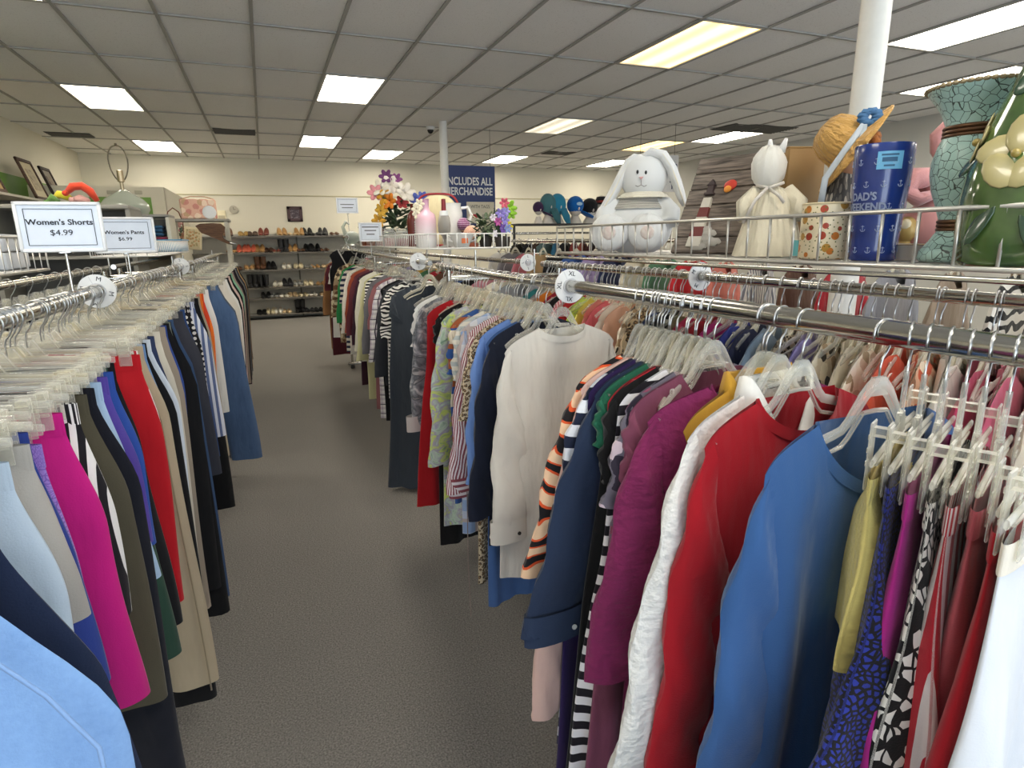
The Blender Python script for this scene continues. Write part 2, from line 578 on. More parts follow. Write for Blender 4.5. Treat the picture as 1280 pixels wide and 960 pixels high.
NAMES = {(1, 1): 'bright square-looking ceiling light nearest above the aisle', (1, 4): 'ceiling light second along the aisle, before the back wall', (-3, 2): 'ceiling light with one yellowed half, left of the aisle',
         (-3, 5): 'small far ceiling light left of the aisle near the lamp', (-3, -1): 'ceiling light cut off at the top left corner', (3, 5): 'far ceiling light just left of the blue hanging sign', (5, -1): 'large yellow-tinted ceiling light left of the white column',
         (6, 2): 'dim half-lit ceiling light in the middle of the ceiling', (7, 5): 'far ceiling light just right above the blue sign', (8, -2): 'long white ceiling light right of the white column', (10, 3): 'yellow ceiling light by the dark vent above the plush rabbit', (11, 5): 'farthest white ceiling light above the rabbit ear'}
for (i, j), k in LIGHTS.items():
    x, y = GX + (i + .5) * TW, GY + (j + .5) * TL
    o = thing('ceiling_light', NAMES.get((i, j), 'recessed fluorescent ceiling light outside the photographed part of the shop'), 'ceiling light', (x, y, CEIL), group='fluorescent ceiling panels')
    f = MB()
    for sx in (-1, 1): f.box((sx * (TW / 2 - .022), 0, .006), (.02, TL - .03, .016))
    for sy in (-1, 1): f.box((0, sy * (TL / 2 - .022), .006), (TW - .03, .02, .016))
    f.build('frame', plain('light_frame', '#cfccc4', .5), o, False)
    MB().box((0, 0, .012), (TW - .06, TL - .06, .01)).build('diffuser', panel(k), o, False)
for (i, j), wd in VENTS.items():
    x, y = GX + (i + .5) * TW, GY + (j + .5) * TL
    if (i, j) == (-4, 5): x, y = LEFT + .42, 11.0
    if (i, j) == (-1, 4): y = 10.05
    o = thing('ceiling_vent', {(-1, 4): 'dark slatted ceiling vent between the left and middle lights', (8, 4): 'dark ceiling vent behind the yellow light', (-4, 5): 'narrow dark vent where ceiling meets left wall'}[i, j], 'vent', (x, y, CEIL - .004))
    MB().box((0, 0, .004), (TW - .06, wd, .006)).build('backing', plain('vent_dark', '#3c3934', .7), o, False)
    s = MB()
    for q in range(7): s.box((0, (q - 3) * wd / 7, -.004), (TW - .08, .016, .006), mtx=None)
    s.build('slats', plain('vent_slat', '#5c584f', .6), o, False)
o = thing('ceiling_vent', 'long dark return-air vent on the ceiling beside the white column', 'vent', (6.9, 7.5, CEIL - .004))
MB().box((0, 0, .004), (1.16, .55, .006)).build('backing', plain('vent_dark', '#3c3934', .7), o, False)
s = MB()
for q in range(9): s.box((0, (q - 4) * .06, -.004), (1.14, .02, .006))
s.box((0, 0, -.006), (.03, .55, .006))
s.build('slats', plain('vent_slat', '#5c584f', .6), o, False)
# dome camera
p = at_z(538, 161, CEIL - .03)
o = thing('security_camera', 'small white and black dome camera on the ceiling', 'camera', (p.x, p.y, CEIL))
MB().lathe([(0, 0), (.06, 0), (.062, -.02), (.055, -.04), (.05, -.045)], 18).build('housing', WHITEP, o)
MB().ball((0, 0, -.05), .045, 14, 8).build('dome', plain('black_dome', '#101014', .1), o)

# columns
PW = plain('column_paint', '#dcdad2', .5)


def column(px, py, d, r, name, lab):
    q = CAM + ray(px, py) * d
    o = MB()
    o.lathe([(r, .0), (r, CEIL + .01)], 28, c=(q.x, q.y, 0))
    o.lathe([(r + .012, 0), (r + .012, .1), (r, .1)], 28, c=(q.x, q.y, 0))
    b = o.build(name, PW)
    tag(b, lab, 'column', kind='structure')
    return q


column(1057, 337, 2.5, .053, 'column', 'white round steel column beside the near rack')
column(557, 250, 8.3, .055, 'column', 'distant grey-white column in front of the blue sign')

# partition of the fitting rooms, left rear
pz = at_y(205, 300, 10.2)
pt = MB()
x1 = at_y(205, 240, 10.2).x
zt = at_y(150, 233, 10.2).z
pt.box(((LEFT + x1) / 2, 10.25, zt / 2), (x1 - LEFT, .1, zt))
pt.box((x1 - .04, 11.6, zt / 2), (.08, 2.7, zt))
struct('wall_partition', pt, CREAM)
a, b = at_y(112, 246, 10.2), at_y(192, 270, 10.2)
struct('trim_4', MB().box(((a.x + b.x) / 2, 10.19, (a.z + b.z) / 2 - .25), (b.x - a.x, .02, a.z - b.z + .5)), plain('green_panel', '#6f9a45', .6))
for q, (u, v) in enumerate(((133, 162), (168, 178))):
    a, b = at_y(u, 238, 10.18), at_y(v, 243, 10.18)
    struct('trim_%d' % (5 + q), MB().box(((a.x + b.x) / 2, 10.19, (a.z + b.z) / 2), (b.x - a.x, .02, a.z - b.z), bev=.004), plain('partition_frame', '#b5b09c', .6))
# ------------------------------------------------------------------ garments and hangers
RZ = 1.36          # rail centre height of the racks
RR = .019


def hook_mb(r=RR + .003, drop=.07, wire=.0017):
    pts = []
    for k in range(15):
        a = math.radians(200 - 235 * k / 14)
        pts.append((-r * math.cos(a) * -1 if False else r * math.cos(a), 0, r * math.sin(a) - (r - RR) + .001))
    # from the open end over the rail to the far side, then back under to the stem
    e = pts[-1]
    pts += [(e[0] * .6, 0, e[2] - .014), (e[0] * .15, 0, e[2] - .024), (0, 0, e[2] - .036), (0, 0, -drop)]
    return MB().tube(pts, wire, 6)


_pm = {}


def part(key, name, fn, mats, parent, **kw):
    """a part whose mesh is shared by every copy of the same kind"""
    if key not in _pm: _pm[key] = fn().mesh(name, mats, **kw)
    o = bpy.data.objects.new(name, _pm[key])
    COL.objects.link(o)
    o.parent = parent
    return o


def shirt_hanger_mb(W, zN, slope):
    """moulded hanger: two sloping arms that sweep up into a tall open neck"""
    b = MB()
    n = 14
    pts, rad, low = [], [], []
    for k in range(-n, n + 1):
        t = k / n
        a = abs(t)
        up = .052 * (1 - sm((a - .04) / .34))
        z = zN - .004 - slope * a ** 1.1 - .012 * a ** 6 + up
        pts.append((t * (W - .022), 0, z)); rad.append(.0085 + .004 * (1 - sm(a / .4)))
        if .1 < a < .93: low.append((t * (W - .022) * .97, 0, z - .02 - .008 * (1 - a)))
    b.tube(pts, rad, 8, flat=.42, up=(0, 1, 0)) if False else b.tube(pts, rad, 8, flat=.42, up=(0, 0, 1))
    h = len(low) // 2
    b.tube(low[:h], .0035, 6); b.tube(low[h:], .0035, 6)
    b.tube([low[h - 1], (0, 0, zN + .006), low[h]], .004, 6)
    b.prism([(-.02, zN + .03), (.02, zN + .03), (.012, zN + .058), (-.012, zN + .058)], .008)
    for sx in (-1, 1): b.box((sx * (W - .07), 0, zN - slope * .8 + .006), (.012, .006, .012), bev=.002)
    return b


def hanger(root_lab, loc, rz, kind='shirt', W=.2, zN=-.125, slope=.045, mat=None, hook=STEEL, group=None, zoff=0.):
    o = thing('clothes_hanger', root_lab, 'hanger', loc, rz, group)
    part(('hook', hook.name), 'hook', hook_mb, hook, o, ang=0)
    mat = mat or CLEAR
    if kind == 'shirt':
        part(('sh', round(W, 2), zN, slope, mat.name), 'plastic_body', lambda: shirt_hanger_mb(W, zN, slope), mat, o)
    else:
        def bar():
            b = MB()
            b.tube([(-W - .01, 0, -.088), (-W * .5, 0, -.083), (0, 0, -.078), (W * .5, 0, -.083), (W + .01, 0, -.088)], .006, 8, flat=.5, up=(0, 0, 1))
            b.prism([(-.03, -.088), (.03, -.088), (.012, -.055), (-.012, -.055)], .007)
            b.tube([(-W * .9, 0, -.096), (0, 0, -.094), (W * .9, 0, -.096)], .003, 6)
            for q in range(len(b.V)): b.V[q].z -= zoff
            if zoff: b.tube([(0, 0, -.05), (0, 0, -.06 - zoff)], .006, 8, flat=.6)
            return b
        part(('bar', round(W, 2), mat.name, zoff), 'bar', bar, mat, o)
        for sx in (-1, 1):
            def clip(sx=sx):
                b = MB()
                for sy in (-1, 1):
                    b.box((sx * (W - .025), sy * .0095, -.105), (.026, .003, .062), bev=.001)
                    for q in range(3): b.box((sx * (W - .025), sy * .0115, -.088 - q * .012), (.02, .002, .004))
                b.box((sx * (W - .025), 0, -.083), (.014, .018, .008))
                for q in range(len(b.V)): b.V[q].z = (b.V[q].z + .08) * (1.5 if zoff else 1.) - .08 - zoff + (.03 if zoff else 0)
                return b
            part(('clip', sx, round(W, 2), mat.name, zoff), 'clip', clip, mat, o, smooth=False)
    return o


def top_mesh(W, L, hem, neck, nd, nw, tail, fold, ph, nu, nv, zN, slope, sway):
    b = MB()

    def ztop(x, s):
        ax = abs(x) * W
        if ax < nw:
            k = math.sqrt(max(0, 1 - (ax / nw) ** 2))
            if neck == 'v' and s < 0: k = 1 - ax / nw
            return zN - (nd if s < 0 else .014) * k, k
        q = (ax - nw) / (W - nw)
        return zN - slope * q - .02 * q ** 6, 0
    kf = 3.2 + .6 * math.sin(ph * 7)

    def fn(u, v):
        t = 2 * PI * u
        c, s = math.cos(t), math.sin(t)
        x = math.copysign(abs(c) ** .82, c)
        zt, k = ztop(x, s)
        v2 = v ** 1.15
        w = lerp(W, hem, v) - .022 * math.sin(PI * min(1, v * 2.2)) * (1 if hem <= W + .06 else .4)
        zb = zN - L + tail * x * x
        z = lerp(zt, zb, v2)
        D = .007 + .02 * sm(v / .18) + (hem - W) * .2 * v
        if k: D += .022 * k * (1 - sm(v / .2))
        if abs(x) * W >= nw and v < .02: D = .004
        y = s * D * (.6 + .4 * abs(s))
        a = fold * sm(v / .55)
        X = x * w
        yf = a * math.sin(X * kf * 10 + ph + .9 * math.sin(3 * v + ph)) + .45 * a * math.sin(X * kf * 23 + ph * 2.3 + v)
        y += yf + sway * v * v
        X += .3 * a * math.sin(7 * v + ph)
        return (X, y, z), (X * (1 if s < 0 else 1.01) + (0 if s < 0 else 3), z)
    b.grid(fn, nu, nv, close=False)
    return b, ztop


def sleeve_mesh(sx, W, sl, cw, tilt, zt, ph, nu, nv, sy):
    b = MB()
    long = sl > .28

    def fn(u, v):
        t = 2 * PI * u
        Ox = W - .016 + (.045 if long else .02) * (1 - math.exp(-7 * v)) + tilt * v * min(1, sl / .5)
        Oz = zt - .008 - (sl - .014) * v
        Ix = lerp(W - .04, Ox - cw, sm(v * (2.2 if long else 1)))
        Iz = lerp(zt - .17, zt - sl + .015, v) if long else lerp(zt - .16, zt - max(sl, .19) - .005, v)
        c = ((Ox + Ix) / 2, (Oz + Iz) / 2); h = ((Ox - Ix) / 2, (Oz - Iz) / 2)
        ct, st = math.cos(t), math.sin(t)
        bb = .009 + .017 * sm(v * 5) - .004 * v
        wr = .006 * math.sin(13 * v + ph) * sm(v * 3) + .003 * math.sin(31 * v + 4 * t + ph)
        X = c[0] + h[0] * ct + .4 * wr
        Z = c[1] + h[1] * ct
        Y = bb * st + sy * v * v + wr
        return (sx * X, Y, Z), ((u if u < .5 else 1 - u) * 2 * max(cw, .1) + 5 * sx, Z)
    b.grid(fn, nu, nv, close=False)
    return b


_n = [0]


def top(label, mat, loc, rz, W=.2, L=.64, hem=.23, sl=.55, cw=.1, tilt=.06, neck='crew', nd=.075, nw=.078, tail=0., fold=.011, hi=False, smat=None, collar=None,
        cat='shirt', name='shirt', group=None, cuff=None, button=None, lower=None, hook=STEEL, sway=0., sy=-.01, hmat=None, hlab=None, hgrp=None, lip=None, hk='shirt', slope=.045):
    """a top on its own hanger; loc is the rail's centre where the hook sits"""
    _n[0] += 1
    ph = _n[0] * 1.37
    zN = -.125
    nu, nv = (72, 44) if hi else (30, 16)
    o = thing(name, label, cat, loc, rz, group)
    b, zf = top_mesh(W, L, hem, neck, nd, nw, tail, fold, ph, nu, nv, zN, slope, sway)
    b.build('bodice', mat, o, ang=0)
    zt = zN - slope
    for sx in (-1, 1):
        if not sl: break
        s = sleeve_mesh(sx, W, sl + rnd.uniform(-.01, .01), cw, tilt + rnd.uniform(-.015, .02), zt, ph + sx, 22 if hi else 12, 34 if hi else 9, sy + rnd.uniform(-.008, .008))
        so = s.build('sleeve', smat or mat, o, ang=0)
        if cuff:
            Ox = W - .016 + .045 + tilt
            q = MB()
            zc = zt - sl + .012

            def cf(u, v):
                t = 2 * PI * u
                return (sx * (Ox - cw / 2 + math.cos(t) * (cw / 2 + .006)), math.sin(t) * .027 + sy, zc + .045 - .075 * v), (u * .25, v * .06)
            q.grid(cf, 20, 3)
            co = q.build('cuff', cuff, so, ang=0)
            if button:
                MB().lathe([(0, .003), (.006, .003), (.006, 0)], 10, mtx=Matrix.Translation((sx * (Ox - cw / 2) + .02, -.03 + sy, zc)) @ Matrix.Rotation(PI / 2, 4, 'X')).build('button', button, co)
    if lip or collar:
        # neckline band that follows the opening
        q = MB()
        wd = .02 if not collar else .045

        def nb(u, v):
            t = 2 * PI * u
            c, s = math.cos(t), math.sin(t)
            x = c * nw
            k = abs(s)
            if neck == 'v' and s < 0: k = 1 - abs(c)
            z0 = zN - (nd if s < 0 else .014) * k
            y0 = s * .029
            if collar:      # stand, then folded over and down
                hgt = [(.0, 0), (.028, .002), (.03, .008), (.0, .016), (-.022, .02)][min(4, round(v * 4))]
                return (x * (1 + hgt[1] * 8), y0 + s * hgt[1] - (.004 if s < 0 else -.004), z0 + hgt[0]), (u * .4, v * .07)
            return (x * (1 + .05 * v), y0 * 1.03 + s * .003, z0 + .003 - wd * v - (.0)), (u * .4, v * .03)
        q.grid(nb, 36 if hi else 18, 4)
        q.build('collar' if collar else 'neckband', collar or lip, o, ang=0)
    if lower:       # a differently patterned lower piece
        q, _ = top_mesh(W * .95, L + lower[1], hem + .01, 'crew', .02, .05, 0, fold * .8, ph, nu, nv, zN - .03, slope, sway + .004)
        q.build('underlayer', lower[0], o, ang=0)
    hanger(hlab or ('clear plastic hanger holding the ' + label), loc, rz, hk, W if hk == 'shirt' else .15, zN, slope, hmat, hook, hgrp)
    return o


def pants(label, mat, loc, rz, W=.17, L=.98, hip=.03, hem=.11, gap=.02, skirt=False, flare=.05, fold=.008, band=None, hi=False, cat='trousers', name='trousers', group=None,
          sway=0., hlab=None, hook=STEEL, hmat=None, stitch=None, rivet=None, hgrp=None, fray=None, cuffm=None, lean=0., zoff=0.):
    _n[0] += 1
    ph = _n[0] * 1.91
    o = thing(name, label, cat, loc, rz, group)
    zW = -.115 - zoff
    nu, nv = (30, 34) if hi else (14, 14)
    b = MB()

    def shape(v):
        d = v * L
        xo = W + hip * sm(d / .2)
        if skirt: return xo + flare * sm(v), 0
        xe = W + hip
        xo = lerp(xo, hem * 2 * .5 + gap + hem * .5 + lean, sm((d - .2) / max(.3, L - .2)))
        xi = lerp(0, xo - hem, sm((d - .24) / max(.2, L - .24)))
        return xo, xi

    if skirt:
        def fn(u, v):
            t = 2 * PI * u
            c, s = math.cos(t), math.sin(t)
            xo, _ = shape(v)
            x = math.copysign(abs(c) ** .85, c) * xo
            a = fold * sm(v * 1.6) * 1.4
            y = s * (.008 + .022 * sm(v * 3)) + a * math.sin(x * 36 + ph) + .4 * a * math.sin(x * 77 + ph + v) + sway * v
            return (x + lean * v * v, y, zW - L * v), (x + (4 if s > 0 else 0), -L * v)
        b.grid(fn, nu * 2, nv)
    else:
        for sx in (-1, 1):
            def fn(u, v):
                t = 2 * PI * u
                c, s = math.cos(t), math.sin(t)
                xo, xi = shape(v)
                x = (xo + xi) / 2 + (xo - xi) / 2 * math.copysign(abs(c) ** .85, c)
                a = fold * sm(v * 1.5)
                y = s * (.008 + .02 * sm(v * 3)) + a * math.sin(5 * v + ph + sx) + .6 * a * math.sin(x * 50 + ph + 2 * v) + sway * v + (.01 * sx * v)
                return (sx * x, y, zW - L * v), (sx * x + (4 if s > 0 else 0), -L * v)
            b.grid(fn, nu, nv)
    b.build('skirt_panel' if skirt else 'legs', mat, o, ang=0)
    q = MB()

    def wb(u, v):
        t = 2 * PI * u
        c, s = math.cos(t), math.sin(t)
        return (math.copysign(abs(c) ** .85, c) * (W + .003), s * .0125 - .0 + sway * .02, zW + .003 - .036 * v), (u * .7, v * .036)
    q.grid(wb, 32 if hi else 18, 2)
    wo = q.build('waistband', band or mat, o, ang=0)
    if stitch or hi:
        st = MB()
        if stitch:
            for sx in (-1, 1):
                pts = [(sx * (shape(k / 16)[0] - .012), -.03 - .01 * math.sin(k) * 0 + sway * k / 16, zW - L * k / 16) for k in range(17)]
                st.tube(pts, .0024, 5, flat=.6)
            st.build('side_seam', stitch, o, ang=0)
    if rivet:
        MB().lathe([(0, .004), (.007, .003), (.009, 0)], 12, mtx=Matrix.Translation((W - .01, -.016, zW - .02)) @ Matrix.Rotation(PI / 2, 4, 'X')).build('button', rivet, wo)
    if cuffm:
        r = MB()
        for sx in (-1, 1):
            xo, xi = shape(1.)
            r.tube([(sx * (xo + .004), sway, zW - L), (sx * (xi - .004), sway, zW - L)], .02, 8, flat=1.)
        r.build('turned_cuffs', cuffm, o)
    hanger(hlab or ('clear plastic clip hanger holding the ' + label), loc, rz, 'clip', W, mat=hmat, hook=hook, group=hgrp, zoff=zoff)
    return o
# ------------------------------------------------------------------ racks
RXF, RXB, LXF, LXB = .83, 1.43, -.48, -.86


def basket(label, x0, x1, y0, y1, z0, z1, mat, step=.055, group=None):
    o = thing('wire_basket', label, 'basket', (0, 0, 0), group=group)
    wr = .0034 if mat == WHITEWIRE else .003
    for nm, z, r in (('top_rim', z1, .004), ('bottom_rim', z0, .0045)):
        MB().tube([(x0, y0, z), (x1, y0, z), (x1, y1, z), (x0, y1, z)], r, 6, closed=True).build(nm, mat, o, ang=0)
    w = MB()
    ny, nx = max(2, round((y1 - y0) / step)), max(2, round((x1 - x0) / step))
    for k in range(ny + 1):
        y = lerp(y0, y1, k / ny)
        w.tube([(x0, y, z1), (x0, y, z0), (x1, y, z0), (x1, y, z1)], wr, 5)
    for k in range(nx + 1):
        x = lerp(x0, x1, k / nx)
        w.tube([(x, y0, z1), (x, y0, z0), (x, y1, z0), (x, y1, z1)], wr, 5)
    w.build('wire_grid', mat, o, ang=0)
    return o


def rack(label, rails, xs, y0, y1, ztray, mat=CHROME, group='clothing racks'):
    """rails: list of (name, [points], radius)"""
    o = thing('garment_rack', label, 'clothing rack', (0, 0, 0), group=group)
    for nm, pts, r in rails:
        MB().tube(pts, r, 20).build(nm, mat, o, ang=60)
    for y in (y0, y1):
        MB().box(((xs[0] + xs[1]) / 2, y, .06), (xs[1] - xs[0] + .1, .04, .03), bev=.006).build('foot_bar', mat, o)
        MB().box(((xs[0] + xs[1]) / 2, y, RZ - .05), (xs[1] - xs[0], .025, .025), bev=.004).build('cross_bar', mat, o)
        for x in xs:
            MB().tube([(x, y, .075), (x, y, RZ)], .014, 12).build('upright', mat, o, ang=60)
        for sx in (-.16, .16):
            xm = (xs[0] + xs[1]) / 2 + sx
            MB().tube([(xm, y, RZ - .04), (xm, y, ztray)], .005, 8).build('tray_support', mat, o, ang=60)
        for x in xs:
            MB().lathe([(0, 0), (.022, 0), (.026, .02), (.018, .045), (0, .045)], 12, c=(x, y, 0)).build('caster', BLACK, o)
    return o


# height of the long right-hand rail, which climbs very slightly with the floor
def rzf(y): return 1.36 if y < 2.2 else 1.36 + .045 * min(1, (y - 2.2) / 4.4)


Y2 = 3.3
rack('near right double garment rack with a thick chrome rail', [('front_rail', [(RXF, -.6, RZ), (RXF, 1.6, RZ)], RR), ('front_rail_extension', [(RXF, 1.55, RZ), (RXF - .01, 2.2, RZ), (RXF, 3.1, rzf(3.1))], .0145), ('rear_rail', [(RXB, -.6, RZ), (RXB, 3.1, RZ)], .0155)],
     (RXF, RXB), .05, 2.9, 1.445)
rack('far right garment rack carrying the white basket, beyond the thick-railed one', [('front_rail', [(RXF + .01, Y2, rzf(Y2)), (RXF + .03, 7.6, rzf(6.6))], .0145), ('rear_rail', [(RXB, Y2, RZ), (RXB, 7.6, RZ)], .0145)],
     (RXF + .02, RXB), 5.2, 7.3, 1.445)
rack('near left garment rack hung with shorts and trousers', [('front_rail', [(LXF, -.4, RZ), (LXF, 4.2, RZ)], RR * .9), ('rear_rail', [(LXB, -.4, RZ), (LXB, 4.2, RZ)], .0145)], (LXB, LXF), .25, 4.1, 1.42)
rack('far left garment rack of trousers towards the shoe wall', [('front_rail', [(LXF + .02, 4.35, RZ), (LXF + .06, 7.0, RZ + .02)], .0145), ('rear_rail', [(LXB, 4.35, RZ), (LXB, 7.0, RZ)], .0145)], (LXB, LXF + .03), 4.5, 6.9, 1.42)

basket('chrome wire basket on the near right rack, holding plush rabbit and vases', .98, 1.38, .12, 2.0, 1.447, 1.536, WIRE, .062)
basket('white wire basket on the far right rack, full of flowers and vases', .9, 1.42, 3.55, 6.3, 1.445, 1.53, WHITEWIRE, .06)
basket('chrome wire basket at the left edge, holding white boxes', -1.0, -.66, .9, 2.42, 1.42, 1.52, WIRE, .06)
basket('white wire basket holding a blue tub on the far left rack', -.98, -.62, 4.4, 6.1, 1.42, 1.51, WHITEWIRE, .06)
# shelf tray rails under the near basket
o = thing('tray_rail', 'flat chrome rail under the near right wire basket', 'rail', (0, 0, 0))
MB().box((.975, 1.1, 1.432), (.008, 1.96, .009), bev=.002).build('strip', CHROME, o)
MB().box((1.385, 1.1, 1.432), (.012, 2.2, .016), bev=.003).build('strip', CHROME, o)


def disc(loc, rz, letters, label, r=.05, spin=0., rr=RR):
    o = thing('size_divider', label, 'size divider', loc, 0, 'round white size dividers', rot=(0, 0, rz))
    d = MB()
    prof = [(rr + .001, -.002), (r, -.002), (r, .002), (rr + .001, .002), (rr + .001, -.002)]
    rot = Matrix.Rotation(PI / 2, 4, 'X')
    d.lathe(prof, 32, mtx=rot)
    d.build('disc', WHITEP, o)
    d = MB()
    d.lathe([(rr + .0005, -.006), (rr + .005, -.006), (rr + .005, .006), (rr + .0005, .006)], 20, mtx=rot)
    d.box((0, 0, (r + rr) / 2), (.0014, .0046, r - rr - .004), mi=0, mtx=Matrix.Rotation(-.6 + spin, 4, 'Y'))
    d.build('collar', plain('divider_collar', '#c9c9cc', .4), o)
    for k in range(4):
        a = k * PI / 2 + spin
        mt = Matrix.Rotation(a, 4, 'Y') @ Matrix.Translation((0, -.0026, (r + rr) / 2 + .002)) @ UPR
        text_mesh(letters, .019, INK, 'size_letters', o, mt)
    return o


def rail_y(px, py, X): return at_x(px, py, X).y


disc((RXF, 1.605, RZ), 0, 'XL', 'white XL size divider on the thick right rail', spin=.12)
disc((RXB, rail_y(875, 348, RXB), RZ), 0, 'M', 'white round size divider on the rear rail under the lighthouse plaque', spin=.5, rr=.0155)
disc((RXB, rail_y(660, 330, RXB), RZ), 0, 'L', 'white round size divider on the rear rail below the blue cap', rr=.0155)
disc((RXF, rail_y(523, 330, RXF), rzf(3.6)), 0, 'L', 'white round size divider on the far right rail below the pink bottle', rr=.0145)
disc((LXF, rail_y(122, 367, LXF), RZ), 0, 'M', 'white M size divider on the left rail below the shorts sign', spin=.25)
disc((LXF, rail_y(226, 336, LXF), RZ), 0, 'S', 'white round size divider at the far end of the left rail', rr=.0155)


def card_sign(label, P, w, h, lines, post, rz=0., bars=(), frame=WHITEP):
    """sign holder: frame, printed card, post down to the rail; P is the centre of the frame"""
    o = thing('sign_holder', label, 'sign', P, 0, rot=(0, 0, rz))
    f = MB()
    t = .009
    for sx in (-1, 1): f.box((sx * (w / 2 - t / 2), 0, 0), (t, .008, h), bev=.002)
    for sz in (-1, 1): f.box((0, 0, sz * (h / 2 - t / 2)), (w, .008, t), bev=.002)
    f.build('frame', frame, o)
    MB().box((0, .001, 0), (w - t * 1.5, .003, h - t * 1.5)).build('card', PAPER, o, False)
    b = MB()
    for sx in (-1, 1): b.box((sx * (w / 2 - .021), -.001, 0), (.0012, .002, h - .036))
    for sz in (-1, 1): b.box((0, -.001, sz * (h / 2 - .018)), (w - .042, .002, .0012))
    b.build('printed_border', INK, o, False)
    for (tx, sz, z) in lines:
        text_mesh(tx, sz, INK, 'lettering', o, Matrix.Translation((0, -.0012, z)) @ UPR, sx=1.12, offset=.0004 if '$' not in tx else 0.)
    for z, ww in bars: MB().box((0, -.001, z), (w * ww, .003, .009)).build('printed_line', plain('faded_print', '#6a6c74', .6), o, False)
    q = MB()
    q.tube([(0, .004, -h / 2), (0, .004, -h / 2 - post)], .0035, 8)
    q.box((0, .003, -h / 2 + .002), (.03, .012, .012), bev=.002)
    q.build('post', CHROME, o)
    return o


card_sign("sign reading Women's Shorts $4.99 above the left rail", at_x(76, 284, LXF), .19, .126, [("Women's Shorts", .019, .012), ('$4.99', .02, -.014)], .1, -.02)
P = at_x(156, 294, LXF)
card_sign("smaller-looking sign reading Women's Pants $6.99, behind the shorts sign", P, .2, .132, [("Women's Pants", .018, .01), ('$6.99', .018, -.014)], .08, .12)
P = at_y(434, 257, 7.2)
card_sign('distant white sign standing highest left of the bouquet', P, .24, .17, [], .22, bars=((.012, .62), (-.022, .5)))
P = at_y(463, 290, 5.2)
card_sign('white price sign with three printed lines, beside the glass jars', P, .19, .155, [], .12, -.04, bars=((.04, .7), (.012, .5), (-.018, .34)))
# ------------------------------------------------------------------ clothes on the right-hand racks
S = lambda c, **k: fab('solid', c, **k)
WHITE = S('#e9e7e2')
used = {}


def uniq(lab):
    used[lab] = used.get(lab, 0) + 1
    return lab


def hang_r(desc, px, py, mat, rel='', yaw=25, X=None, z=None, dX=0., hook=STEEL, **kw):
    """hang a top on the long front rail so that its aisle-side shoulder stands at about the given spot"""
    kw.setdefault('W', .21)
    W = kw['W']
    a = math.radians(yaw)
    xt = RXF + dX - W * math.cos(a) * .98
    P = at_x(px, py, xt)
    y = P.y + W * math.sin(a) * .98
    lab = desc + (' ' + rel if rel else '')
    return top(uniq(lab), mat, (RXF + dX, y, rzf(y) if z is None else z), a, hlab='clear hanger holding the ' + desc, hook=hook, group=kw.pop('group', 'tops on the long right rail'), **kw)


SHELL = plain('shell_button', '#2d2824', .4)
G0 = 'tops on the near right front rail'
k = dict(hi=True, group=G0)
hang_r('white linen long-sleeved shirt seen from behind', 632, 432, fab('solid', '#d9d4ca', rough=.9, bump=.4), 'at the XL divider', yaw=8, W=.205, L=.82, hem=.24, sl=.6, cw=.12, tilt=.03, neck='crew', nd=.03, nw=.085, cuff=S('#d9d4ca', bump=.15), button=SHELL, lip=S('#dcd8ce'), tail=.03, fold=.008, **k)
hang_r('orange, black and peach zebra-print blouse', 722, 470, fab('zebra', '#e8c3a0', '#d9562b', '#1d1a1d', s=.8), yaw=8, L=.66, hem=.31, sl=.46, cw=.13, tilt=.14, nd=.05, **k)
hang_r('navy top with broken white stripes', 735, 472, fab('hstripe', '#d9dbe2', '#1a2138', s=.75), yaw=8, L=.95, hem=.28, sl=.32, cw=.11, tilt=.1, **k)
hang_r('pale pink long-sleeved top', 728, 474, S('#d9b6ab'), 'mostly hidden behind the denim shirt', yaw=5, L=.8, hem=.25, sl=.82, cw=.08, tilt=.12, **k)
hang_r('deep purple tunic hanging low', 738, 480, S('#2b1a4d'), yaw=8, L=1.1, hem=.31, sl=0, **k)
hang_r('green knit top showing only its shoulder', 752, 474, fab('knit', '#1f6148'), yaw=8, L=.55, hem=.2, sl=.12, **k)
hang_r('dark navy denim shirt with pearl snap cuffs', 745, 492, fab('denim', '#23324a', '#1a2740', s=1.2), yaw=8, L=.62, hem=.25, sl=.54, cw=.17, tilt=.15, cuff=fab('denim', '#263750', '#1c2a44'), button=plain('pearl_snap', '#e3e4e0', .2), **k)
hang_r('sparkly red sleeveless top', 762, 492, fab('solid', '#b01f2c', rough=.35, bump=.5), yaw=8, L=.85, hem=.28, sl=0, **k)
hang_r('long plain black dress', 764, 486, S('#0c0b0d'), 'beside the striped tunic', yaw=8, L=1.18, hem=.345, sl=.18, **k)
hang_r('black and white striped long tunic', 776, 492, fab('hstripe', '#e4e2e4', '#17131c', s=.92), yaw=8, L=1.08, hem=.335, sl=0, W=.205, **k)
hang_r('grey blouse with plum and pink flowers', 784, 490, fab('floral', '#6a6572', '#c9b7c2', '#8d4a63', '#2f2a38', s=.9), yaw=8, L=.66, hem=.25, sl=.22, cw=.11, tilt=.1, **k)
hang_r('plain mauve long dress', 790, 500, S('#7d4259'), yaw=6, L=1.3, hem=.36, sl=.16, **k)
hang_r('textured plum pullover', 813, 500, fab('knit', '#7b2252', bump=.5), 'in front of the mauve dress', yaw=-14, W=.22, L=.84, hem=.25, sl=.56, cw=.12, tilt=.07, nd=.05, nw=.1, lip=fab('knit', '#7b2252', bump=.5), **k)
hang_r('mustard yellow collared shirt', 857, 520, S('#b3862a'), 'peeping out behind the white cardigan', yaw=8, L=.5, hem=.2, sl=0, collar=S('#b88b2c'), W=.19, **k)
